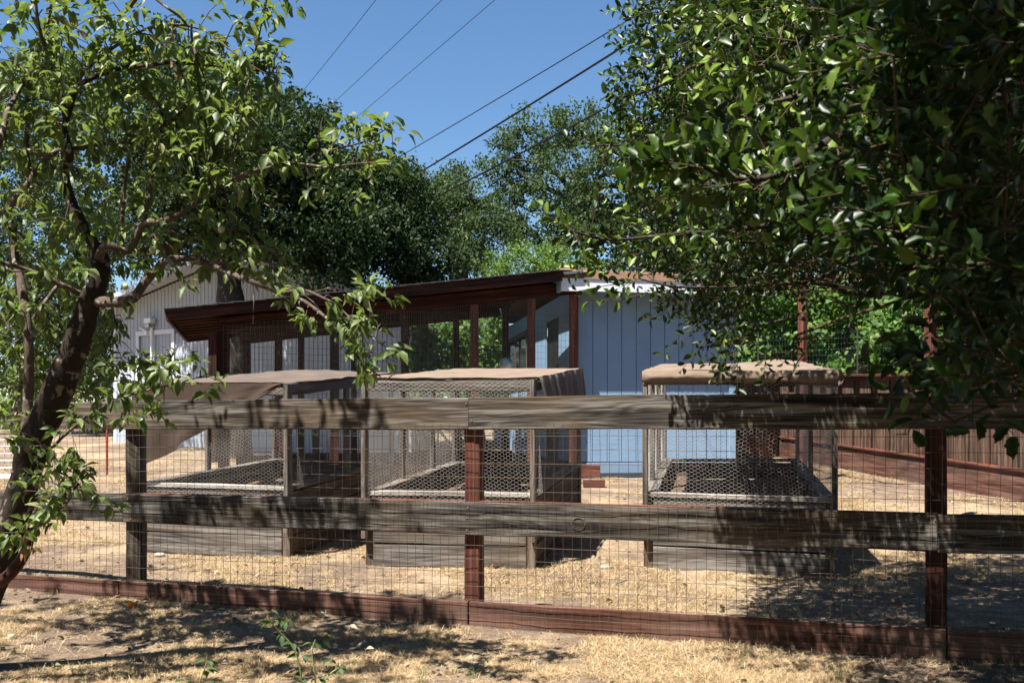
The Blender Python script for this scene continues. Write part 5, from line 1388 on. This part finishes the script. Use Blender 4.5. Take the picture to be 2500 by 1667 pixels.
def litter():
    M_clod = M_rock
    for (x, y, r, lab) in ((1932, 1310, .045, ''), (390, 1357, .035, 'flat pale stone near the left raised bed front'), (1480, 1391, .04, 'pale rounded stone in the dirt between the middle and right beds'), (1312, 1617, .022, 'small white stone in the foreground grass below the kickboard'), (1335, 1635, .02, ''), (1490, 1505, .0, '')):
        if not lab: continue
        D = 2796 / (y - HY) if y > 1480 else (CH + .308) / ((y - HY) / F + .055); p = P(x, y, D); c = (p.x, p.y, gz(p.x, p.y) + r * .25)
        V, Fc = sphere(c, r, 10, 7)
        V = [(c[0] + (a - c[0]) * 1.3, c[1] + (b - c[1]) * .9, c[2] + (d - c[2]) * .6 + r * .2 * noise.noise(Vector((a, b, d)) * 30)) for a, b, d in V]
        o = wmesh('stone', V, Fc, M_clod, smooth=True); tagit(o, lab, 'stone')
    # broken orange
    D = 6.22; p = P(323, 1492, D); g = gz(p.x, p.y); c = Vector((p.x, p.y, g + .032))
    t = thing('broken_orange', Vector((p.x, p.y, g)), 'broken open orange rind lying under the kickboard at left', 'orange')
    V = []; n = 16; m = 7
    for j in range(m + 1):
        a = math.pi - j / m * 1.75
        for i in range(n):
            b = 2 * math.pi * i / n; rr = .034 * (1 + (.10 * noise.noise(Vector((math.cos(b) * 2, math.sin(b) * 2, j * .3))) if j > 3 else 0))
            V.append((c.x + rr * math.sin(a) * math.cos(b), c.y + rr * math.sin(a) * math.sin(b) , c.z + rr * math.cos(a) + (.008 * math.sin(b * 3) if j == m else 0)))
    Fc = [(j * n + i, j * n + (i + 1) % n, (j + 1) * n + (i + 1) % n, (j + 1) * n + i) for j in range(m) for i in range(n)]
    wmesh('rind', V, Fc, M_orange, t, smooth=True)
    V2 = [(c.x + (a - c.x) * .88, c.y + (b - c.y) * .88, c.z + (d - c.z) * .88 + .001) for a, b, d in V]
    wmesh('pith', V2, [f[::-1] for f in Fc], M_pith, t, smooth=True)
    # sticks
    for (x0, y0, x1, y1, z, lab) in ((1575, 1560, 1664, 1538, .05, 'thin dry stick leaning on the kickboard right of the red post'), (1090, 1512, 1130, 1475, .05, 'short dry stick against the kickboard at the red post'), (1505, 1427, 1535, 1418, .02, 'dark twig lying on the straw between the beds')):
        D0 = 2796 / (y0 - HY) if y0 > 1450 else 6.9; a = P(x0, y0, D0); a.z = gz(a.x, a.y) + .01; e = P(x1, y1, D0 + .04); e.z = max(e.z, a.z + z)
        pp, rr = smooth_path([a, a.lerp(e, .5) + Vector((.01, 0, .006)), e], [.004, .0035, .002], 4); b = MB(); b.add(*tube(pp, rr, 6))
        if 'right' in lab: b.add(*tube([pp[4], pp[4] + Vector((.05, 0, -.02)), pp[4] + Vector((.10, 0, -.022))], [.003, .002, .001], 5))
        tagit(b.build('stick', M_straw if 'dry' in lab else M_darkbark), lab, 'stick')
    # leafy weeds in the foreground
    def weed(stems, D, lab, leafs, lsz):
        b0 = P(stems[0][0][0], stems[0][0][1], D)
        t = thing('weed_plant', Vector((b0.x, b0.y, 0)), lab, 'weed', 'leafy weeds in the foreground')
        for s in stems:
            pts = [P(x, y, D - .02 * i) for i, (x, y) in enumerate(s)]
            pts = [Vector((pts[0].x, pts[0].y, -.02))] + pts
            pp, rr = smooth_path(pts, list(np.linspace(.005, .0022, len(pts))), 4); b = MB(); b.add(*tube(pp, rr, 6)); b.build('stem', M_stem, t)
        st = {k: [] for k in ('p', 'd', 'n', 'l', 'w', 'r')}
        for (x, y, n) in leafs:
            p = P(x, y, D)
            for k in range(n):
                a = random.uniform(0, 6.28); d = Vector((math.cos(a), math.sin(a) * .7, random.uniform(-.7, .25)))
                l = lsz * random.uniform(.5, .95); put_leaf(st, p + d * .008, d, Vector((0, -.3, 1)) + Vector(rng.normal(size=3)) * .4, l, l * .55, random.uniform(0, .6))
        a = {k: np.array(v, float) for k, v in st.items()}
        single_leaves('weed', T_APPLE, a['p'], a['d'], a['n'], a['l'], a['w'], M_weed, t, a['r'])
    weed([[(738, 1690), (736, 1656), (726, 1605), (708, 1569), (687, 1546), (662, 1518), (657, 1500)]], 4.30, 'tall pale stemmed weed with drooping leaves in the foreground centre left',
         [(657, 1492, 2), (664, 1515, 7), (700, 1515, 6), (690, 1545, 3), (715, 1570, 5), (735, 1600, 4), (720, 1575, 3), (740, 1650, 4)], .062)
    weed([[(772, 1690), (768, 1640), (762, 1590), (770, 1560)], [(775, 1690), (800, 1650), (822, 1632)]], 4.33, 'smaller branching weed just right of the tall weed stem', [(765, 1570, 5), (785, 1560, 4), (800, 1610, 4), (822, 1632, 5), (830, 1620, 3), (775, 1655, 4)], .055)
    weed([[(480, 1690), (492, 1650), (505, 1615)], [(482, 1690), (465, 1660), (440, 1655)]], 4.33, 'dark weed in the tree shade at lower left of the tall weed', [(505, 1612, 5), (500, 1635, 4), (455, 1662, 4), (530, 1660, 3)], .058)
M_stem = plain('pale_green_stem', (.28, .34, .12), .6, .3)
M_weed = leafmat('weed_leaf', [(0, (.03, .06, .022)), (.5, (.05, .09, .03)), (1, (.11, .15, .06))], .6, .3, .25)
litter()
